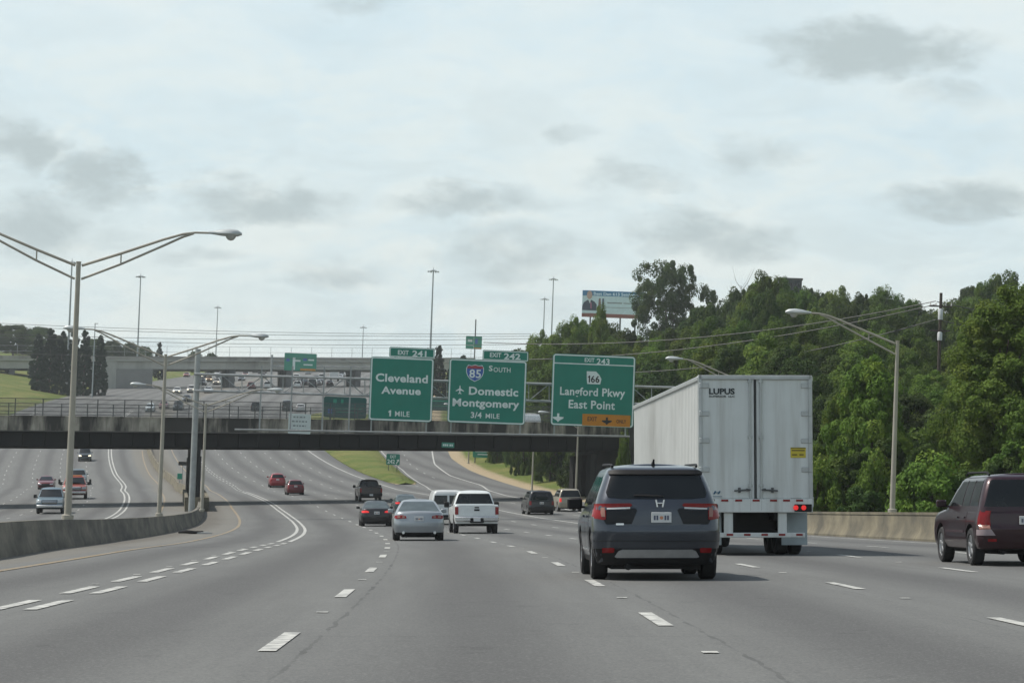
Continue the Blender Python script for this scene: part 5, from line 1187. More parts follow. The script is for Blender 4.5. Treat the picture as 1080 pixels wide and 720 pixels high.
for i in range(30):
    D = fr.uniform(600, 880); away = i % 2 == 0
    o = fr.choice([1.7, 5.2, 8.7, 12.2, 15.7]) if away else fr.choice([-14.2, -17.7, -21.2, -24.7])
    X = cx(D)+o; px_ = 540+X*FPX/(D*math.cos(PT)+(gz(D)-CAMH)*math.sin(PT))
    car(fr.choice(['sedan', 'suv', 'sedan', 'minivan']), 'car', 'tiny distant car among the traffic cresting the hill near the far overpass', 'car', fr.choice(fc), px_, D, away, headon=(not away and fr.random() < .4), det=0, group='tiny cars cresting the hill')
# white box truck under the far overpass and white van on the bridge
def box_truck(label, mtx, L_=7.5, group=None):
    r = empty('box_truck', label, 'truck', mtx, group); mw = paint('truck_white', (.58, .60, .60), rough=.5)
    mb = MB(); mb.box((0, 2.9, 2.2), (2.4, 5.4, 2.6), bev=.05); mb.build('cargo_box', mw, r); mb = MB(); mb.prism([(-1.0, .5), (1.0, .5), (1.0, 1.9), (.9, 2.4), (-.9, 2.4), (-1.0, 1.9)], 5.75, 7.3); mb.build('cab', mw, r)
    mb = MB(); mb.box((0, 3.4, .75), (1.0, 6.6, .25)); mb.build('chassis', M_PLASTIC, r); mb = MB(); mb.box((0, 7.31, 1.95), (1.7, .03, .6)); mb.build('windscreen', M_GLASS, r)
    for x in (-1., 1.):
        for y in (1.4, 6.4): wheel(r, x, y, .45, .3, detail=False)
box_truck('white box truck just under the far overpass, right of the lane-split sign', place(352, 700, 7.5))
b_s = s_at_px(567)
def on_bridge(s, q, L_, flip=False):
    p = bp_(s, q, 1.42); f = (bp_(s+1, q, 1.42)-p).normalized() * (-1 if flip else 1); up = RF @ UP_F; up = (up-f*up.dot(f)).normalized(); r = f.cross(up); org = p-f*L_/2
    return Matrix(((r.x, f.x, up.x, org.x), (r.y, f.y, up.y, org.y), (r.z, f.z, up.z, org.z), (0, 0, 0, 1)))
vr, vb = car('van', 'van', 'white van driving across the bridge between the two right-hand guide signs', 'van', (.90, .92, .92), 567, 100, det=1, metal=0.)
vr.matrix_world = on_bridge(b_s, 5.2, 5.4, True) @ Matrix.Diagonal((1, 1, 1.0, 1))
# ---- the semi-trailer
def semi():
    root = empty('semi_trailer', 'white box semi-trailer lettered LUPUS with two rear doors, right of centre', 'trailer', place(797.5, 57.4, 16.2))
    mw = mat('trailer_white', (.55, .56, .545), .45, var=.05, scale=.8, coat=.1, streak=((.36, .36, .34), (.8, .25, .18), .52, .8)); md = mat('trailer_door_white', (.58, .61, .60), .45, var=.05, scale=1.1, coat=.1, streak=((.43, .44, .42), (3.5, 1, .25), .47, .75))
    al = mat('trailer_aluminium', (.40, .42, .42), .42, metal=.5, var=.12, scale=3); W2 = 1.30; Ht = 4.09; Hb = 1.24; Lt = 16.15
    # ribbed side walls: shallow vertical posts
    for sx in (-1, 1):
        mb = MB(); y = .12; vs = []; fs = []; n = 0; xo = sx*W2
        prof = [(0, 0), (.19, 0), (.205, .022), (.285, .022), (.30, 0)]
        ys = []
        while y < Lt-.35:
            for a, d in prof: ys.append((y+a, d))
            y += .31
        for (yy, d) in ys: vs += [(xo+sx*(d-.02), yy, Hb+.10), (xo+sx*(d-.02), yy, Ht-.10)]
        for i in range(len(ys)-1): fs.append((2*i, 2*i+2, 2*i+3, 2*i+1) if sx > 0 else (2*i, 2*i+1, 2*i+3, 2*i+2))
        mb.add(vs, fs); mb.box((sx*(W2-.06), Lt/2, (Hb+Ht)/2), (.06, Lt-.1, Ht-Hb-.1)); mb.build('side_wall', mw, root)
        mb = MB(); mb.box((sx*(W2-.01), Lt/2, Hb-.02), (.09, Lt, .24), bev=.01); mb.box((sx*(W2-.01), Lt/2, Ht-.05), (.09, Lt, .11), bev=.015); mb.build('side_rail', al, root)
        mb = MB()
        for k in range(10): mb.box((sx*(W2+.038), .8+k*1.6, Hb+.02), (.008, .3, .05)); 
        mb.build('reflective_tape', M_TAIL, root)
    mb = MB(); mb.box((0, Lt/2, Ht+.005), (2*W2-.1, Lt, .04), bev=.01); mb.build('roof', mw, root)
    mb = MB(); mb.box((0, Lt-.03, (Hb+Ht)/2), (2*W2, .1, Ht-Hb), bev=.03); mb.build('front_wall', mw, root); mb = MB(); mb.box((0, Lt/2, Hb-.03), (2*W2-.1, Lt-.1, .16)); mb.build('floor_frame', M_PLASTIC, root)
    # rear frame
    mb = MB(); 
    for sx in (-1, 1): mb.box((sx*(W2-.03), .02, (Hb+Ht)/2), (.09, .12, Ht-Hb+.06), bev=.012)
    mb.box((0, .02, Ht-.02), (2*W2, .12, .10), bev=.012); mb.build('rear_frame', al, root)
    mb = MB(); mb.box((0, .02, 1.137), (2*W2, .14, .312), bev=.012); mb.build('rear_sill', md, root)
    for sx in (-1, 1):
        mb = MB(); mb.box((sx*.635, .035, 2.665), (1.215, .05, 2.74), bev=.012); d = mb.build('rear_door', md, root)
        for z in (3.88, 3.24, 2.62, 1.96): mb = MB(); mb.box((sx*(W2-.14), -.0, z), (.2, .035, .11), bev=.01); mb.box((sx*(W2-.04), -.03, z), (.07, .06, .13), bev=.015); mb.build('hinge', al, d)
        mb = MB(); mb.tube([(sx*.125, -.03, 1.02), (sx*.125, -.03, 4.04)], .022, 8)
        for z in (1.05, 1.6, 2.7, 3.98): mb.box((sx*.125, -.015, z), (.10, .05, .07), bev=.01)
        mb.build('lock_rod', al, d)
        mb = MB(); mb.tube([(sx*.125, -.06, 1.50), (sx*.5, -.055, 1.475)], .02, 8); mb.box((sx*.38, -.035, 1.49), (.06, .05, .12), bev=.01); mb.box((sx*.2, -.04, 1.5), (.05, .06, .06)); mb.build('door_handle', M_GALV_D, d)
        for k, xx in enumerate((.10, .42, .74, 1.06) if sx > 0 else (.2, .52, .84)): 
            pass
    mb = MB(); mb.box((0, .02, 2.665), (.02, .03, 2.72)); mb.build('door_seal', M_GALV_D, root)
    mb = MB(); k = 0; x = -1.1
    for x in (-.72, -.40, .0, .40, .70, 1.0): mb.box((x, -.056, 1.255), (.16, .012, .045))
    mb.build('reflective_tape', M_TAIL, root)
    # lettering and marks
    mb = MB(); text_fit(mb, 'LUPUS', -1.06, -.47, 3.68, 3.82, .009, .035, 1.0); text_fit(mb, 'SUPERIOR  LLC', -1.06, -.47, 3.615, 3.655, .009, .01, 1.0); mb.build('lettering', mat('dark_decal', (.02, .03, .035), .5), root)
    mb = MB(); text_fit(mb, 'H', -.98, -.84, 1.40, 1.47, .009, .05, 1.0, .5); mb.box((-.9, .004, 1.345), (.24, .012, .014)); mb.build('maker_mark', mat('blue_decal', (.03, .10, .17), .5), root)
    mb = MB(); mb.box((.985, .003, 2.35), (.35, .012, .235)); ys_ = mb.build('warning_placard', mat('warning_yellow', (.50, .40, .03), .5), root)
    mb = MB(); mb.box((.985, -.0045, 2.40), (.30, .008, .03)); mb.box((.985, -.0045, 2.455), (.34, .008, .02)); mb.box((.90, -.0045, 2.30), (.12, .008, .03)); mb.box((1.06, -.0045, 2.30), (.10, .008, .03)); mb.build('placard_print', mat('placard_ink', (.14, .11, .02), .6), ys_)
    mb = MB(); mb.box((.93, .0, 1.29), (.24, .02, .022)); mb.build('small_decal', M_PLASTIC, root)
    for sx in (1, -1):
        mb = MB(); mb.box((sx*1.08, -.055, 1.085), (.40, .05, .17), bev=.02); hs = mb.build('lamp_housing', M_PLASTIC, root)
        for dx in (-.09, .09):
            mb = MB(); mb.lathe([(0, -.02), (.05, -.018), (.058, 0), (.058, .02)], 14, 'Y', (sx*1.0+dx-(.09 if sx < 0 else 0), -.085, 1.09)); mb.build('tail_lamp', M_TAILON, hs, None, 40)
    # underride guard
    mb = MB(); mb.box((0, .06, .465), (2.26, .1, .11), bev=.012)
    for sx in (-1, 1): mb.box((sx*.62, .10, .745), (.2, .12, .47), bev=.012)
    mb.build('underride_guard', md, root)
    mb = MB(); [mb.box((x, .004, .475), (.15, .012, .045)) for x in (-1.0, -.6, -.2, .2, .6, 1.0)]; mb.build('guard_tape', M_TAIL, root)
    for sx in (-1, 1):
        mb = MB(); mb.box((sx*1.0, .75, .66), (.6, .02, .86)); mb.build('mudflap', mat('pale_mudflap', (.36, .42, .44), .6, var=.1), root)
    for y in (1.45, 2.75):
        mb = MB(); mb.tube([(-.95, y, .52), (.95, y, .52)], .08, 10); mb.build('axle', M_PLASTIC, root)
        for x in (-1.09, -.76, .76, 1.09): wheel(root, x, y, .51, .27, 8, M_GALV)
    mb = MB(); mb.box((0, 2.9, .84), (1.08, 4.0, .56)); mb.build('dark_underside_fill', M_PLASTIC, root); mb = MB(); [mb.box((sx*.5, 2.2, .95), (.12, 4.0, .3)) for sx in (-1, 1)]; mb.box((0, 4.6, .98), (1.3, .14, .3)); mb.build('bogie_frame', M_PLASTIC, root)  # first box is added solid, putting the shade between the wheels in as black
    for sx in (-1, 1): mb = MB(); mb.box((sx*.7, 12.6, .72), (.12, .14, 1.1)); mb.box((sx*.7, 12.6, .2), (.24, .26, .05)); mb.build('landing_gear', M_GALV_D, root)
    # the tractor in front
    mt = root.matrix_world @ Matrix.Translation((0, 12.9, -.0))
    t = empty('truck_tractor', 'dark cab of the truck pulling the white trailer, hidden ahead of it', 'truck', mt); mp = paint('tractor_blue', (.03, .05, .09))
    mb = MB(); mb.box((0, 2.9, .85), (.9, 6.6, .28)); mb.build('chassis', M_PLASTIC, t)
    cabp = [(3.45, .75), (7.9, .75), (7.95, 1.7), (6.3, 1.95), (5.75, 2.85), (5.3, 3.3), (3.55, 3.55), (3.45, 3.3)]
    mb = MB(); n = len(cabp)
    for xa in (0,):
        vs = [(sx*(1.12 if z < 2.5 else 1.0), y, z) for sx in (-1, 1) for y, z in cabp]; fs = [tuple(range(n)), tuple(range(2*n-1, n-1, -1))] + [(i, i+n, (i+1) % n+n, (i+1) % n) for i in range(n)]; mb.add(vs, fs)
    mb.build('cab', mp, t)
    mb = MB(); mb.add([(-.95, 6.27, 2.02), (.95, 6.27, 2.02), (.9, 5.80, 2.82), (-.9, 5.80, 2.82)], [(0, 1, 2, 3)]); mb.add([(-.95, 6.20, 2.0), (.95, 6.20, 2.0), (.9, 5.74, 2.80), (-.9, 5.74, 2.80)], [(3, 2, 1, 0)]); mb.build('windscreen', M_GLASS, t)
    for x in (-1.0, 1.0): wheel(t, x, 7.0, .51, .3, 8)
    for y in (1.2, 2.5):
        for x in (-.92, .92): wheel(t, x, y, .51, .55, 8)
semi()
# road debris
p = ground_px(218, 118); rr = empty('tyre_scrap', 'torn strip of tyre lying on the left shoulder by the yellow line', 'debris', toW(toF(RP(-4.9, 112, 0))))
mb = MB(); mb.tube([(-.5, 0, .05), (-.15, .1, .09), (.25, -.05, .07), (.6, .08, .12)], [.05, .09, .08, .04], 6); mb.build('tread_strip', M_TYRE, rr, None, 40); mb = MB(); mb.tube([(.35, -.1, .05), (.75, .0, .06), (1.0, .12, .05)], [.03, .07, .04], 6); mb.build('tread_strip', mat('pale_scrap', (.4, .4, .38), .7), rr, None, 40)
# ---------------------------------------------------------------- trees
rng = np.random.default_rng(11)
def leaf_material(name, dark, light, yel):
    m = bpy.data.materials.new(name); m.use_nodes = True; t = m.node_tree; b = t.nodes['Principled BSDF']
    a = N(t, 'ShaderNodeAttribute', attribute_name='tone'); sp = N(t, 'ShaderNodeSeparateColor'); L(t, a.outputs['Color'], sp.inputs[0])
    oi = N(t, 'ShaderNodeObjectInfo')
    c = MIX(t, sp.outputs[0], dark, light); c = MIX(t, M_(t, 'MULTIPLY', sp.outputs[1], .55), c, yel)
    hs = N(t, 'ShaderNodeHueSaturation'); L(t, c, hs.inputs['Color']); L(t, M_(t, 'MULTIPLY_ADD', oi.outputs['Random'], .026, .487), hs.inputs['Hue']); L(t, M_(t, 'MULTIPLY_ADD', oi.outputs['Random'], .5, .76), hs.inputs['Value'])
    L(t, hs.outputs[0], b.inputs['Base Color']); b.inputs['Roughness'].default_value = .7; b.inputs['Specular IOR Level'].default_value = .1
    tl = N(t, 'ShaderNodeBsdfTranslucent'); L(t, hs.outputs[0], tl.inputs[0]); mx = N(t, 'ShaderNodeMixShader'); mx.inputs[0].default_value = .28
    L(t, b.outputs[0], mx.inputs[1]); L(t, tl.outputs[0], mx.inputs[2]); L(t, mx.outputs[0], t.nodes['Material Output'].inputs[0]); return m
LEAF = {'mid': leaf_material('leaf_mid_green', (.040, .076, .014), (.082, .140, .022), (.135, .180, .028)), 'light': leaf_material('leaf_light_green', (.058, .105, .018), (.110, .178, .028), (.175, .215, .036)),
        'dark': leaf_material('leaf_dark_green', (.024, .048, .014), (.052, .088, .020), (.085, .112, .024)), 'conifer': leaf_material('needle_dark_green', (.010, .022, .013), (.022, .040, .020), (.03, .045, .02))}
M_BARK = mat('bark', (.070, .055, .042), .95, var=.3, scale=4, bump=.4)
def crown_mesh(name, H, prof, nc, per, leaf, crad, lobes=.25, up=.35, shell=.5, seed=0, aspect=1.5, leafs=None, spread=1.0):
    """prof: list of (height share, radius)"""
    g = np.random.default_rng(seed); ph = np.array([p[0] for p in prof])*H; pr = np.array([p[1] for p in prof])
    zs = np.linspace(ph[0], ph[-1], 200); wgt = np.interp(zs, ph, pr)+.15; cdf = np.cumsum(wgt); cdf /= cdf[-1]
    cz = np.interp(g.random(nc), cdf, zs); th = g.random(nc)*2*np.pi
    l1, l2, l3 = g.random(3)*6.28
    lob = 1+lobes*(np.sin(2*th+l1+cz*.5)*.5+np.sin(3*th+l2-cz*.8)*.35+np.sin(5*th+l3+cz*1.3)*.25)
    R = np.interp(cz, ph, pr)*lob*(shell+(1-shell)*np.sqrt(g.random(nc)))
    C = np.stack([R*np.cos(th), R*np.sin(th), cz], 1); cr = crad*(.35+1.25*g.random(nc)**1.4)
    d = g.normal(size=(nc, per, 3)); d /= np.linalg.norm(d, axis=2, keepdims=True)
    rr = (.45+.6*np.sqrt(g.random((nc, per, 1))))
    pos = C[:, None, :]+d*rr*cr[:, None, None]*np.array([spread, spread, .72])
    outc = C.copy(); outc[:, 2] -= H*.45; outc /= np.linalg.norm(outc, axis=1, keepdims=True)+1e-6
    nrm = d*.7+outc[:, None, :]*.35+np.array([0, 0, up])+g.normal(size=d.shape)*.42; nrm /= np.linalg.norm(nrm, axis=2, keepdims=True)
    pos = pos.reshape(-1, 3); nrm = nrm.reshape(-1, 3); n = len(pos)
    keep = pos[:, 2] > .05; pos = pos[keep]; nrm = nrm[keep]; idx = np.repeat(np.arange(nc), per)[keep]; n = len(pos)
    r = g.normal(size=(n, 3)); u = np.cross(nrm, r); u /= np.linalg.norm(u, axis=1, keepdims=True)+1e-9; v = np.cross(nrm, u)
    s = leaf*(.65+.7*g.random(n))[:, None]; u = u*s*aspect*.5; v = v*s*.5
    V = np.empty((n, 4, 3)); V[:, 0] = pos-u; V[:, 1] = pos+v*.9-u*.1; V[:, 2] = pos+u; V[:, 3] = pos-v*.9-u*.1
    me = bpy.data.meshes.new(name); me.vertices.add(4*n); me.vertices.foreach_set('co', V.reshape(-1).astype(np.float32)); me.loops.add(4*n); me.loops.foreach_set('vertex_index', np.arange(4*n, dtype=np.int32))
    me.polygons.add(n); me.polygons.foreach_set('loop_start', np.arange(0, 4*n, 4, dtype=np.int32)); me.polygons.foreach_set('loop_total', np.full(n, 4, dtype=np.int32)); me.update(calc_edges=True)
    ca = me.color_attributes.new('tone', 'FLOAT_COLOR', 'POINT'); tone = np.clip(g.random(nc)[idx]*.6+g.random(n)*.5-.05, 0, 1); yl = np.clip(g.random(nc)[idx]**3+g.random(n)*.15, 0, 1)
    col = np.zeros((n, 4, 4), np.float32); col[:, :, 0] = tone[:, None]; col[:, :, 1] = yl[:, None]; col[:, :, 3] = 1; ca.data.foreach_set('color', col.reshape(-1))
    return me, C, cr
def trunk_mesh(name, H, r, C, seed, nlimb=10, top=.72):
    g = random.Random(seed); mb = MB(); bend = [(g.uniform(-.03, .03)*H, g.uniform(-.03, .03)*H) for _ in range(2)]
    axis = lambda t: Vector((bend[0][0]*t+bend[1][0]*t*t, bend[0][1]*t+bend[1][1]*t*t, H*top*t))
    mb.tube([axis(t)-Vector((0, 0, .4 if t == 0 else 0)) for t in (0, .06, .2, .4, .6, .8, 1)], [r*1.5, r*1.1, r, r*.85, r*.65, r*.45, r*.2], 9)
    for k in range(nlimb):
        c = Vector(C[g.randrange(len(C))]); t = min(.95, max(.18, (c.z/(H*top))*.62)); a = axis(t); m = lerp(a, c, .55)+Vector((0, 0, -.04*H*.3)); mb.tube([a, m, c], [r*.42*(1-t*.5), r*.25, r*.06], 6)
    me = new_mesh(name, mb.v, mb.f); me.materials.append(M_BARK); return me
PROTO = {}
def proto(key, H, prof, nc, per, leaf, crad, m, r=.22, limbs=10, top=.75, **k):
    crown, C, cr = crown_mesh('crown', H, prof, nc, per, leaf, crad, **k); crown.materials.append(LEAF[m])
    PROTO[key] = (crown, trunk_mesh('trunk', H, r, C, k.get('seed', 0), limbs, top), H, float(np.max(np.hypot(C[:, 0], C[:, 1])+cr*.8))*2)
ROUND = [(.14, 2.2), (.3, 3.6), (.5, 4.1), (.7, 3.5), (.86, 2.3), (.95, 1.0)]
proto('round_a', 11, ROUND, 230, 300, .155, .80, 'mid', seed=1); proto('round_b', 11, [(.12, 2.6), (.25, 3.9), (.45, 3.8), (.62, 3.9), (.8, 2.8), (.94, 1.2)], 240, 280, .155, .76, 'mid', seed=2, lobes=.35)
proto('round_c', 11, ROUND, 240, 300, .145, .74, 'light', seed=3, lobes=.3); proto('round_d', 11, [(.16, 1.8), (.4, 3.3), (.62, 3.8), (.8, 3.0), (.95, 1.1)], 230, 290, .16, .78, 'dark', seed=4, lobes=.35)
proto('tall_a', 14, [(.1, 2.0), (.25, 3.1), (.5, 3.3), (.7, 2.8), (.88, 1.8), (.97, .6)], 300, 320, .14, .72, 'light', seed=5, lobes=.45); proto('tall_b', 14, [(.12, 2.4), (.3, 3.3), (.55, 3.0), (.75, 2.6), (.9, 1.7), (.97, .7)], 290, 310, .145, .74, 'mid', seed=6, lobes=.5)
proto('feather', 9, [(.03, 2.4), (.2, 3.3), (.45, 3.3), (.65, 2.6), (.82, 1.6), (.96, .5)], 230, 330, .125, .62, 'light', seed=7, lobes=.45, up=.15, aspect=2.3)
proto('spread', 16, [(.30, 1.0), (.44, 3.0), (.58, 5.6), (.76, 6.4), (.91, 5.2), (.99, 2.6)], 230, 250, .19, .95, 'dark', seed=19, lobes=.75, shell=.3, limbs=18)
CON = [(.02, 1.35), (.15, 1.7), (.4, 1.65), (.65, 1.3), (.85, .75), (.98, .12)]
proto('column_a', 11, CON, 240, 110, .2, .42, 'conifer', seed=9, lobes=.12, up=.7); proto('column_b', 11, [(.02, 1.7), (.2, 2.0), (.45, 1.6), (.7, 1.0), (.9, .45), (.99, .06)], 240, 110, .2, .40, 'conifer', seed=10, lobes=.12, up=.7)
proto('pine', 7, [(.03, 1.4), (.25, 1.9), (.5, 1.7), (.75, 1.1), (.96, .3)], 160, 260, .11, .42, 'dark', seed=12, lobes=.4, up=.1, aspect=3.2)
BU = [(.0, 1.5), (.3, 1.9), (.6, 1.6), (.9, .6)]
proto('bush_a', 3, BU, 46, 190, .15, .55, 'mid', seed=13, r=.06, lobes=.4); proto('bush_b', 3, BU, 46, 190, .15, .55, 'light', seed=14, r=.06, lobes=.4); proto('bush_c', 3, BU, 46, 190, .16, .55, 'dark', seed=15, r=.06, lobes=.45)
FIRST = {}
def plant(key, X, D, height, width=None, label=None, cat='tree', group=None, name='tree', rot=None):
    crown, trunk, H, W = PROTO[key]; base = TPt(X, D, -.05); s = height/H; sw = (width/W) if width else s
    m = Matrix.Translation(base) @ Matrix.Rotation(rnd.uniform(0, 6.28) if rot is None else rot, 4, 'Z') @ Matrix.Diagonal((sw, sw, s, 1))
    root = empty(name, label, cat, m, group)
    if key not in FIRST:
        FIRST[key] = (link('crown', crown, None, root), link('trunk', trunk, None, root))
    else:
        for src in FIRST[key]:
            c = src.copy(); COL.objects.link(c); c.parent = root
    return root
def plant_px(key, px, D, ytop, wpx=None, **k):
    X = XatPx(px, D); o = X-cx(D); zb = gz(D)+hills(o, D); X = XatPx(px, D, (zb+zpx(D, ytop))/2+0.0)
    zb = gz(D)+hills(X-cx(D), D); h = zpx(D, ytop)-zb
    return plant(key, X, D, max(.8, h), wpx*D/FPX if wpx else None, **k)
SKY_LINE = interp([(500, 400), (530, 374), (548, 356), (565, 345), (585, 343), (600, 334), (620, 325), (640, 330), (660, 340), (690, 342), (720, 330), (745, 312), (765, 298), (800, 285), (830, 289), (860, 297), (900, 301), (940, 301), (970, 306), (986, 320), (1003, 306), (1022, 291), (1045, 283), (1080, 287), (1140, 285), (1260, 290)])
GH = 'trees of the wooded hillside'
LBL = {'back': 'leafy tree on the skyline of the wooded right-hand hillside', 'mid': 'leafy tree halfway up the wooded right-hand hillside', 'front': 'leafy tree at the foot of the wooded hillside'}
kinds = ['round_a', 'round_b', 'round_c', 'round_d', 'tall_a', 'tall_b', 'round_a', 'round_d']
def row(D, px0, px1, step, dy, wpx, lab, jit=.35, kk=kinds, group=GH, ymin=None):
    px = px0
    while px < px1:
        x = px+rnd.uniform(-jit, jit)*step; d = D*rnd.uniform(.95, 1.05); X = XatPx(x, d)
        if X-cx(d) > RE(d)+5.5:
            y = max(SKY_LINE(x)+dy+rnd.uniform(-3, 10), 0)
            plant_px(rnd.choice(kk), x, d, y, wpx*rnd.uniform(.85, 1.25), label=lab, group=group)
        px += step
row(365, 545, 1180, 19, 7, 60, LBL['back'], group='trees on the skyline', kk=['round_a', 'round_d', 'round_b', 'round_d'])
row(340, 535, 1180, 26, 1, 66, LBL['back'], group='trees on the skyline')
row(290, 560, 1180, 27, 16, 72, LBL['mid']); row(245, 600, 1180, 30, 38, 80, LBL['mid'])
row(200, 668, 1180, 35, 62, 90, LBL['mid']); row(165, 715, 1180, 48, 96, 92, LBL['front'], group='trees at the foot of the hillside')
# trees that can be told apart
plant_px('feather', 915, 128, 372, 128, label='tall light green feathery tree standing behind the right-hand lamp post', rot=.4)
plant_px('feather', 880, 134, 412, 70, label='smaller light green tree hugging the right edge of the trailer')
plant_px('pine', 935, 117, 452, 62, label='dark pine-like young tree behind the wall under the lamp post'); plant_px('pine', 902, 119, 468, 50, label='dark pine sapling behind the wall right of the trailer'); plant_px('pine', 966, 116, 462, 54, label='dark pine sapling behind the wall right of the lamp post')
plant_px('tall_a', 1054, 121, 300, 150, label='largest bright green tree filling the right edge of the view', rot=1.0)
plant_px('round_c', 1012, 126, 392, 90, label='rounded yellow-green tree between the lamp post and the largest tree'); plant_px('tall_b', 1120, 118, 296, 150, label='tall tree cut off by the right edge behind the maroon vehicle')
plant_px('spread', 701, 425, 276, 122, label='broad dark tree with spreading limbs against the sky beside the billboard', rot=2.1)
plant_px('tall_a', 628, 325, 321, 44, label='bright green tree rising in front of the billboard left half', rot=.2); plant_px('tall_a', 600, 330, 333, 50, label='bright green tree just left of the billboard'); plant_px('round_c', 566, 335, 345, 62, label='pale green rounded tree above the Langford Pkwy sign left corner')
plant_px('round_a', 803, 330, 284, 78, label='rounded treetop forming the crest of the hillside skyline')
# left of the road
for px, y, w in ((-14, 338, 70), (14, 341, 60), (40, 343, 50), (62, 352, 40)): plant_px('round_d', px, 700, y, w, label='dark tree in the wood beyond the overpass at far left', group='wood beyond the overpass at left')
for px, y, w in ((118, 358, 34), (136, 360, 30), (152, 364, 26), (205, 369, 22), (222, 371, 20), (98, 356, 36)): plant_px('round_d', px, 760, y, w, label='small tree rising just behind the far overpass', group='trees behind the far overpass')
plant_px('column_b', 167, 720, 358.5, 14, label='single pointed tree behind the far overpass between the lamp posts')
for i, (px, y, w, k) in enumerate(((39, 350, 21, 'column_a'), (52, 344, 23, 'column_a'), (64, 347, 20, 'column_a'), (76, 345, 20, 'column_a'), (88, 346, 21, 'column_a'), (104, 350, 22, 'column_b'))):
    plant_px(k, px, 552, y, w, label=['dark columnar juniper, leftmost of the row on the grass bank', 'dark juniper second from the left on the grass bank', 'dark juniper just left of the tall mast pole', 'dark juniper directly behind the nearest lamp post', 'dark juniper between the nearest lamp post and the slim grey pole', 'dark pointed juniper beside the overpass foot, rightmost of the row'][i], group='junipers on the grass bank')
for px, y, w, k in ((449, 364, 18, 'column_b'), (461, 361, 22, 'column_b'), (478, 378, 22, 'column_a'), (487, 372, 24, 'column_b'), (501, 378, 20, 'column_a'), (514, 377, 22, 'column_b'), (527, 375, 24, 'column_a'), (541, 366, 26, 'column_b')):
    plant_px(k, px, 520, y, w, label='dark pointed evergreen behind the guide signs', group='evergreens behind the guide signs')
for px, y, w in ((452, 388, 36), (482, 390, 34), (512, 386, 38), (540, 384, 44)): plant_px('round_d', px, 540, y, w, label='dark bushy tree low behind the guide signs', group='bushy trees behind the guide signs')
# understory along the ramp and behind the wall
n = 0
for D, px0, px1, st, hh in ((372, 512, 560, 8, (5, 9)), (345, 526, 600, 8, (6, 10)), (318, 538, 660, 8, (6, 10)), (296, 552, 668, 9, (5, 9)), (272, 578, 672, 9, (5, 8)), (248, 604, 672, 10, (4, 7))):
    px = px0
    while px < px1:
        d = D*rnd.uniform(.96, 1.05); x = px+rnd.uniform(-4, 4); X = XatPx(x, d)
        if X-cx(d) > RE(d)+3.6: plant(rnd.choice(['bush_c', 'bush_c', 'bush_a', 'round_d', 'round_d']), X, d, rnd.uniform(*hh), rnd.uniform(3.8, 6), label='dense dark shrub on the bank of the exit ramp', cat='shrub', group='shrubs on the ramp bank', name='shrub')
        px += st*.8
px = 742
while px < 1150:
    d = rnd.uniform(104, 128) if px > 850 else 140; o = RE(d)+rnd.uniform(2.2, 5.5); X = XatPx(px, d)
    if X-cx(d) > RE(d)+1.8: plant(rnd.choice(['bush_a', 'bush_b', 'bush_c', 'bush_a']), X, d, rnd.uniform(1.6, 3.4), rnd.uniform(2.6, 4.2), label='leafy shrub crowding behind the roadside wall', cat='shrub', group='shrubs behind the roadside wall', name='shrub')
    px += 15
px = 735
while px < 1190:
    d = rnd.uniform(136, 158); X = XatPx(px, d)
    if X-cx(d) > RE(d)+4: plant(rnd.choice(['bush_a', 'bush_c', 'round_d']), X, d, rnd.uniform(3.5, 6.5), rnd.uniform(4, 6.5), label='dark undergrowth shrub beneath the hillside trees', cat='shrub', group='shrubs beneath the hillside trees', name='shrub')
    px += 22
plant_px('bush_b', 655.5, 212, 452, 22, label='light green sapling against the dark bridge abutment left of the trailer', cat='sapling', name='sapling')
# bare twigs above the crest and a flat-roofed building among the trees
tb = TPt(XatPx(776, 345), 345); r = empty('bare_tree', 'leafless twiggy treetop above the hillside crest', 'tree', tb); H = zpx(345, 268)-toF(tb).z; mb = MB(); g = random.Random(4)
mb.tube([(0, 0, -.3), (.2, 0, H*.55), (.1, 0, H*.82)], [.2, .1, .03], 8); mb.build('trunk', M_BARK, r)
mb = MB()
for k in range(22): a = g.uniform(0, 6.28); l = g.uniform(.3, .9); z = H*g.uniform(.66, .82); mb.tube([(.12, 0, z), (1.3*l*math.cos(a), 1.3*l*math.sin(a), z+.06*H*l), (2.6*l*math.cos(a), 2.6*l*math.sin(a), z+.17*H*l)], [.022, .016, .008], 5)
mb.build('branch', M_BARK, r)
D = 400.; s = FPX/D; tb = TPt(XatPx(829, D, 30), D); r = empty('flat_roofed_building', 'dark flat-roofed building corner showing above the hillside trees', 'building', tb); zt = zpx(D, 294)-toF(tb).z; ww = 24/s
mb = MB(); mb.box((0, 4, zt/2-.2), (ww, 8, zt)); mb.build('wall', mat('dark_facade', (.07, .075, .075), .6, streak=((.03, .035, .04), (1.2, 1.2, .02), .45, .55)), r); mb = MB(); mb.box((0, 4, zt-.05), (ww+.3, 8.3, .35), bev=.04); mb.build('roof', mat('roof_edge', (.10, .10, .10), .7), r)
mb = MB(); [mb.box((x*ww, -.02, zt-1.1), (ww*.14, .06, .9)) for x in (-.38, -.19, 0, .19, .38)]; mb.build('window', M_GLASS, r)

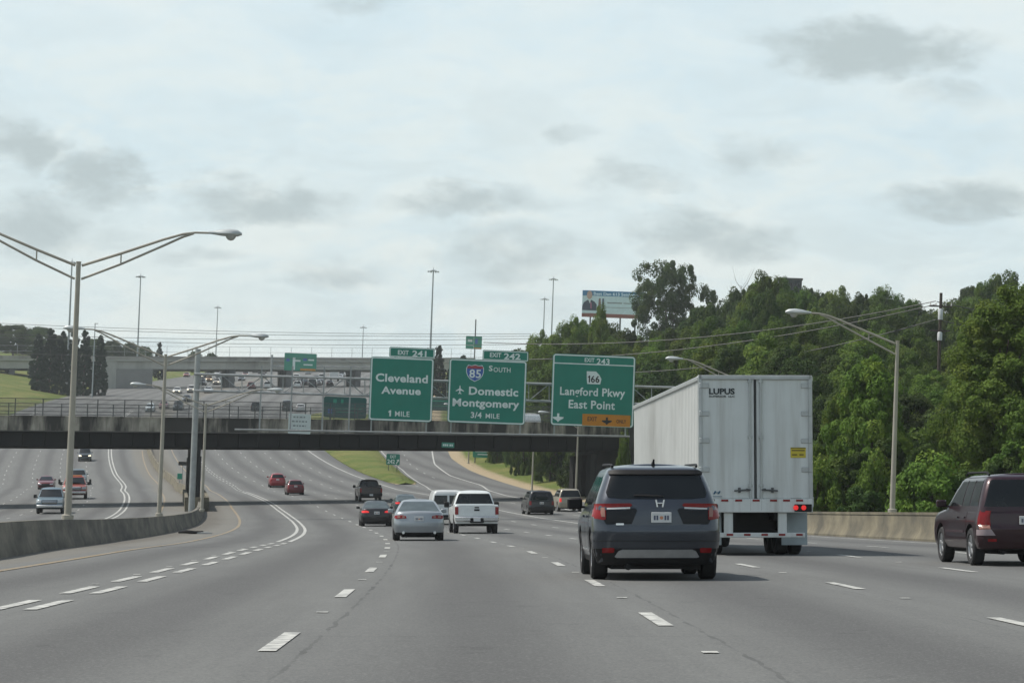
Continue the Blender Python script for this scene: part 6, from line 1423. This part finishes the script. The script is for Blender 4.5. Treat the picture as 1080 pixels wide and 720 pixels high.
# grass tufts that break the clean edges of the verges
def tufts(name, spots, hgt):
    n = len(spots); g = np.random.default_rng(5); V = np.empty((n, 3, 3)); 
    for i, q in enumerate(spots):
        a = g.random()*6.28; w = hgt*.16; h = hgt*(.5+g.random()); l = Vector((math.cos(a), math.sin(a), 0)); t = Vector((g.normal()*.35*h, g.normal()*.35*h, h))
        V[i, 0] = q-l*w; V[i, 1] = q+l*w; V[i, 2] = q+t
    me = bpy.data.meshes.new(name); me.vertices.add(3*n); me.vertices.foreach_set('co', V.reshape(-1).astype(np.float32)); me.loops.add(3*n); me.loops.foreach_set('vertex_index', np.arange(3*n, dtype=np.int32))
    me.polygons.add(n); me.polygons.foreach_set('loop_start', np.arange(0, 3*n, 3, dtype=np.int32)); me.polygons.foreach_set('loop_total', np.full(n, 3, dtype=np.int32)); me.update(calc_edges=True)
    return link(name, me, mat('grass_blade', (.12, .15, .036), .8, var=.4, scale=.35), None, 'stuff')
sp = []
for _ in range(9000):
    D = rnd.uniform(292, 430); k = rnd.random(); k = k*k*.5 if rnd.random() < .5 else 1-k*k*.5; o = lerp(gL(D)-.05, gR(D)+.05, k); sp.append(RP(o, D, .02+.3*min(1, max(0, min(o-gL(D), gR(D)-o)))))
for _ in range(9000):
    D = rnd.uniform(205, 430); o = RE(D)+1.2+rnd.random()**1.6*12; sp.append(TPt(cx(D)+o, D, -.03))
tufts('grass_tufts', sp, .085)
sp = []
for _ in range(7000):
    D = rnd.uniform(430, 600); o = LE(D)-.3-rnd.random()**1.5*45; sp.append(TPt(cx(D)+o, D, -.03))
tufts('bank_grass', sp, .14)
sp = []
for _ in range(1500):
    D = rnd.uniform(60, 160); o = RE(D)+.62+rnd.random()*.9; sp.append(TPt(cx(D)+o, D, -.03))
tufts('wall_weeds', sp, .4)
# ---------------------------------------------------------------- thin haze over the valley
def haze(density):
    m = bpy.data.materials.new('thin_haze'); m.use_nodes = True; t = m.node_tree; t.nodes.clear(); o = N(t, 'ShaderNodeOutputMaterial'); v = N(t, 'ShaderNodeVolumePrincipled')
    v.inputs['Color'].default_value = (.88, .94, .96, 1); v.inputs['Density'].default_value = density; v.inputs['Anisotropy'].default_value = .2; L(t, v.outputs[0], o.inputs['Volume'])
    lo = Vector((1e9,)*3); hi = Vector((-1e9,)*3)
    for ob in COL.objects:
        if ob.type != 'MESH': continue
        mw = ob.matrix_world if ob.parent is None else ob.parent.matrix_world @ ob.matrix_local
        for c in ob.bound_box:
            w = mw @ Vector(c); lo = Vector(map(min, lo, w)); hi = Vector(map(max, hi, w))
    mb = MB(); a, b = lo - Vector((5, 5, 1.)), hi + Vector((5, 5, 4.)); mb.box(tuple((a+b)/2), tuple(b-a)); o = mb.build('haze', m); o['kind'] = 'stuff'; o['label'] = 'thin pale haze softening the far hill and traffic'; return o
bpy.context.view_layer.update(); haze(.00016)
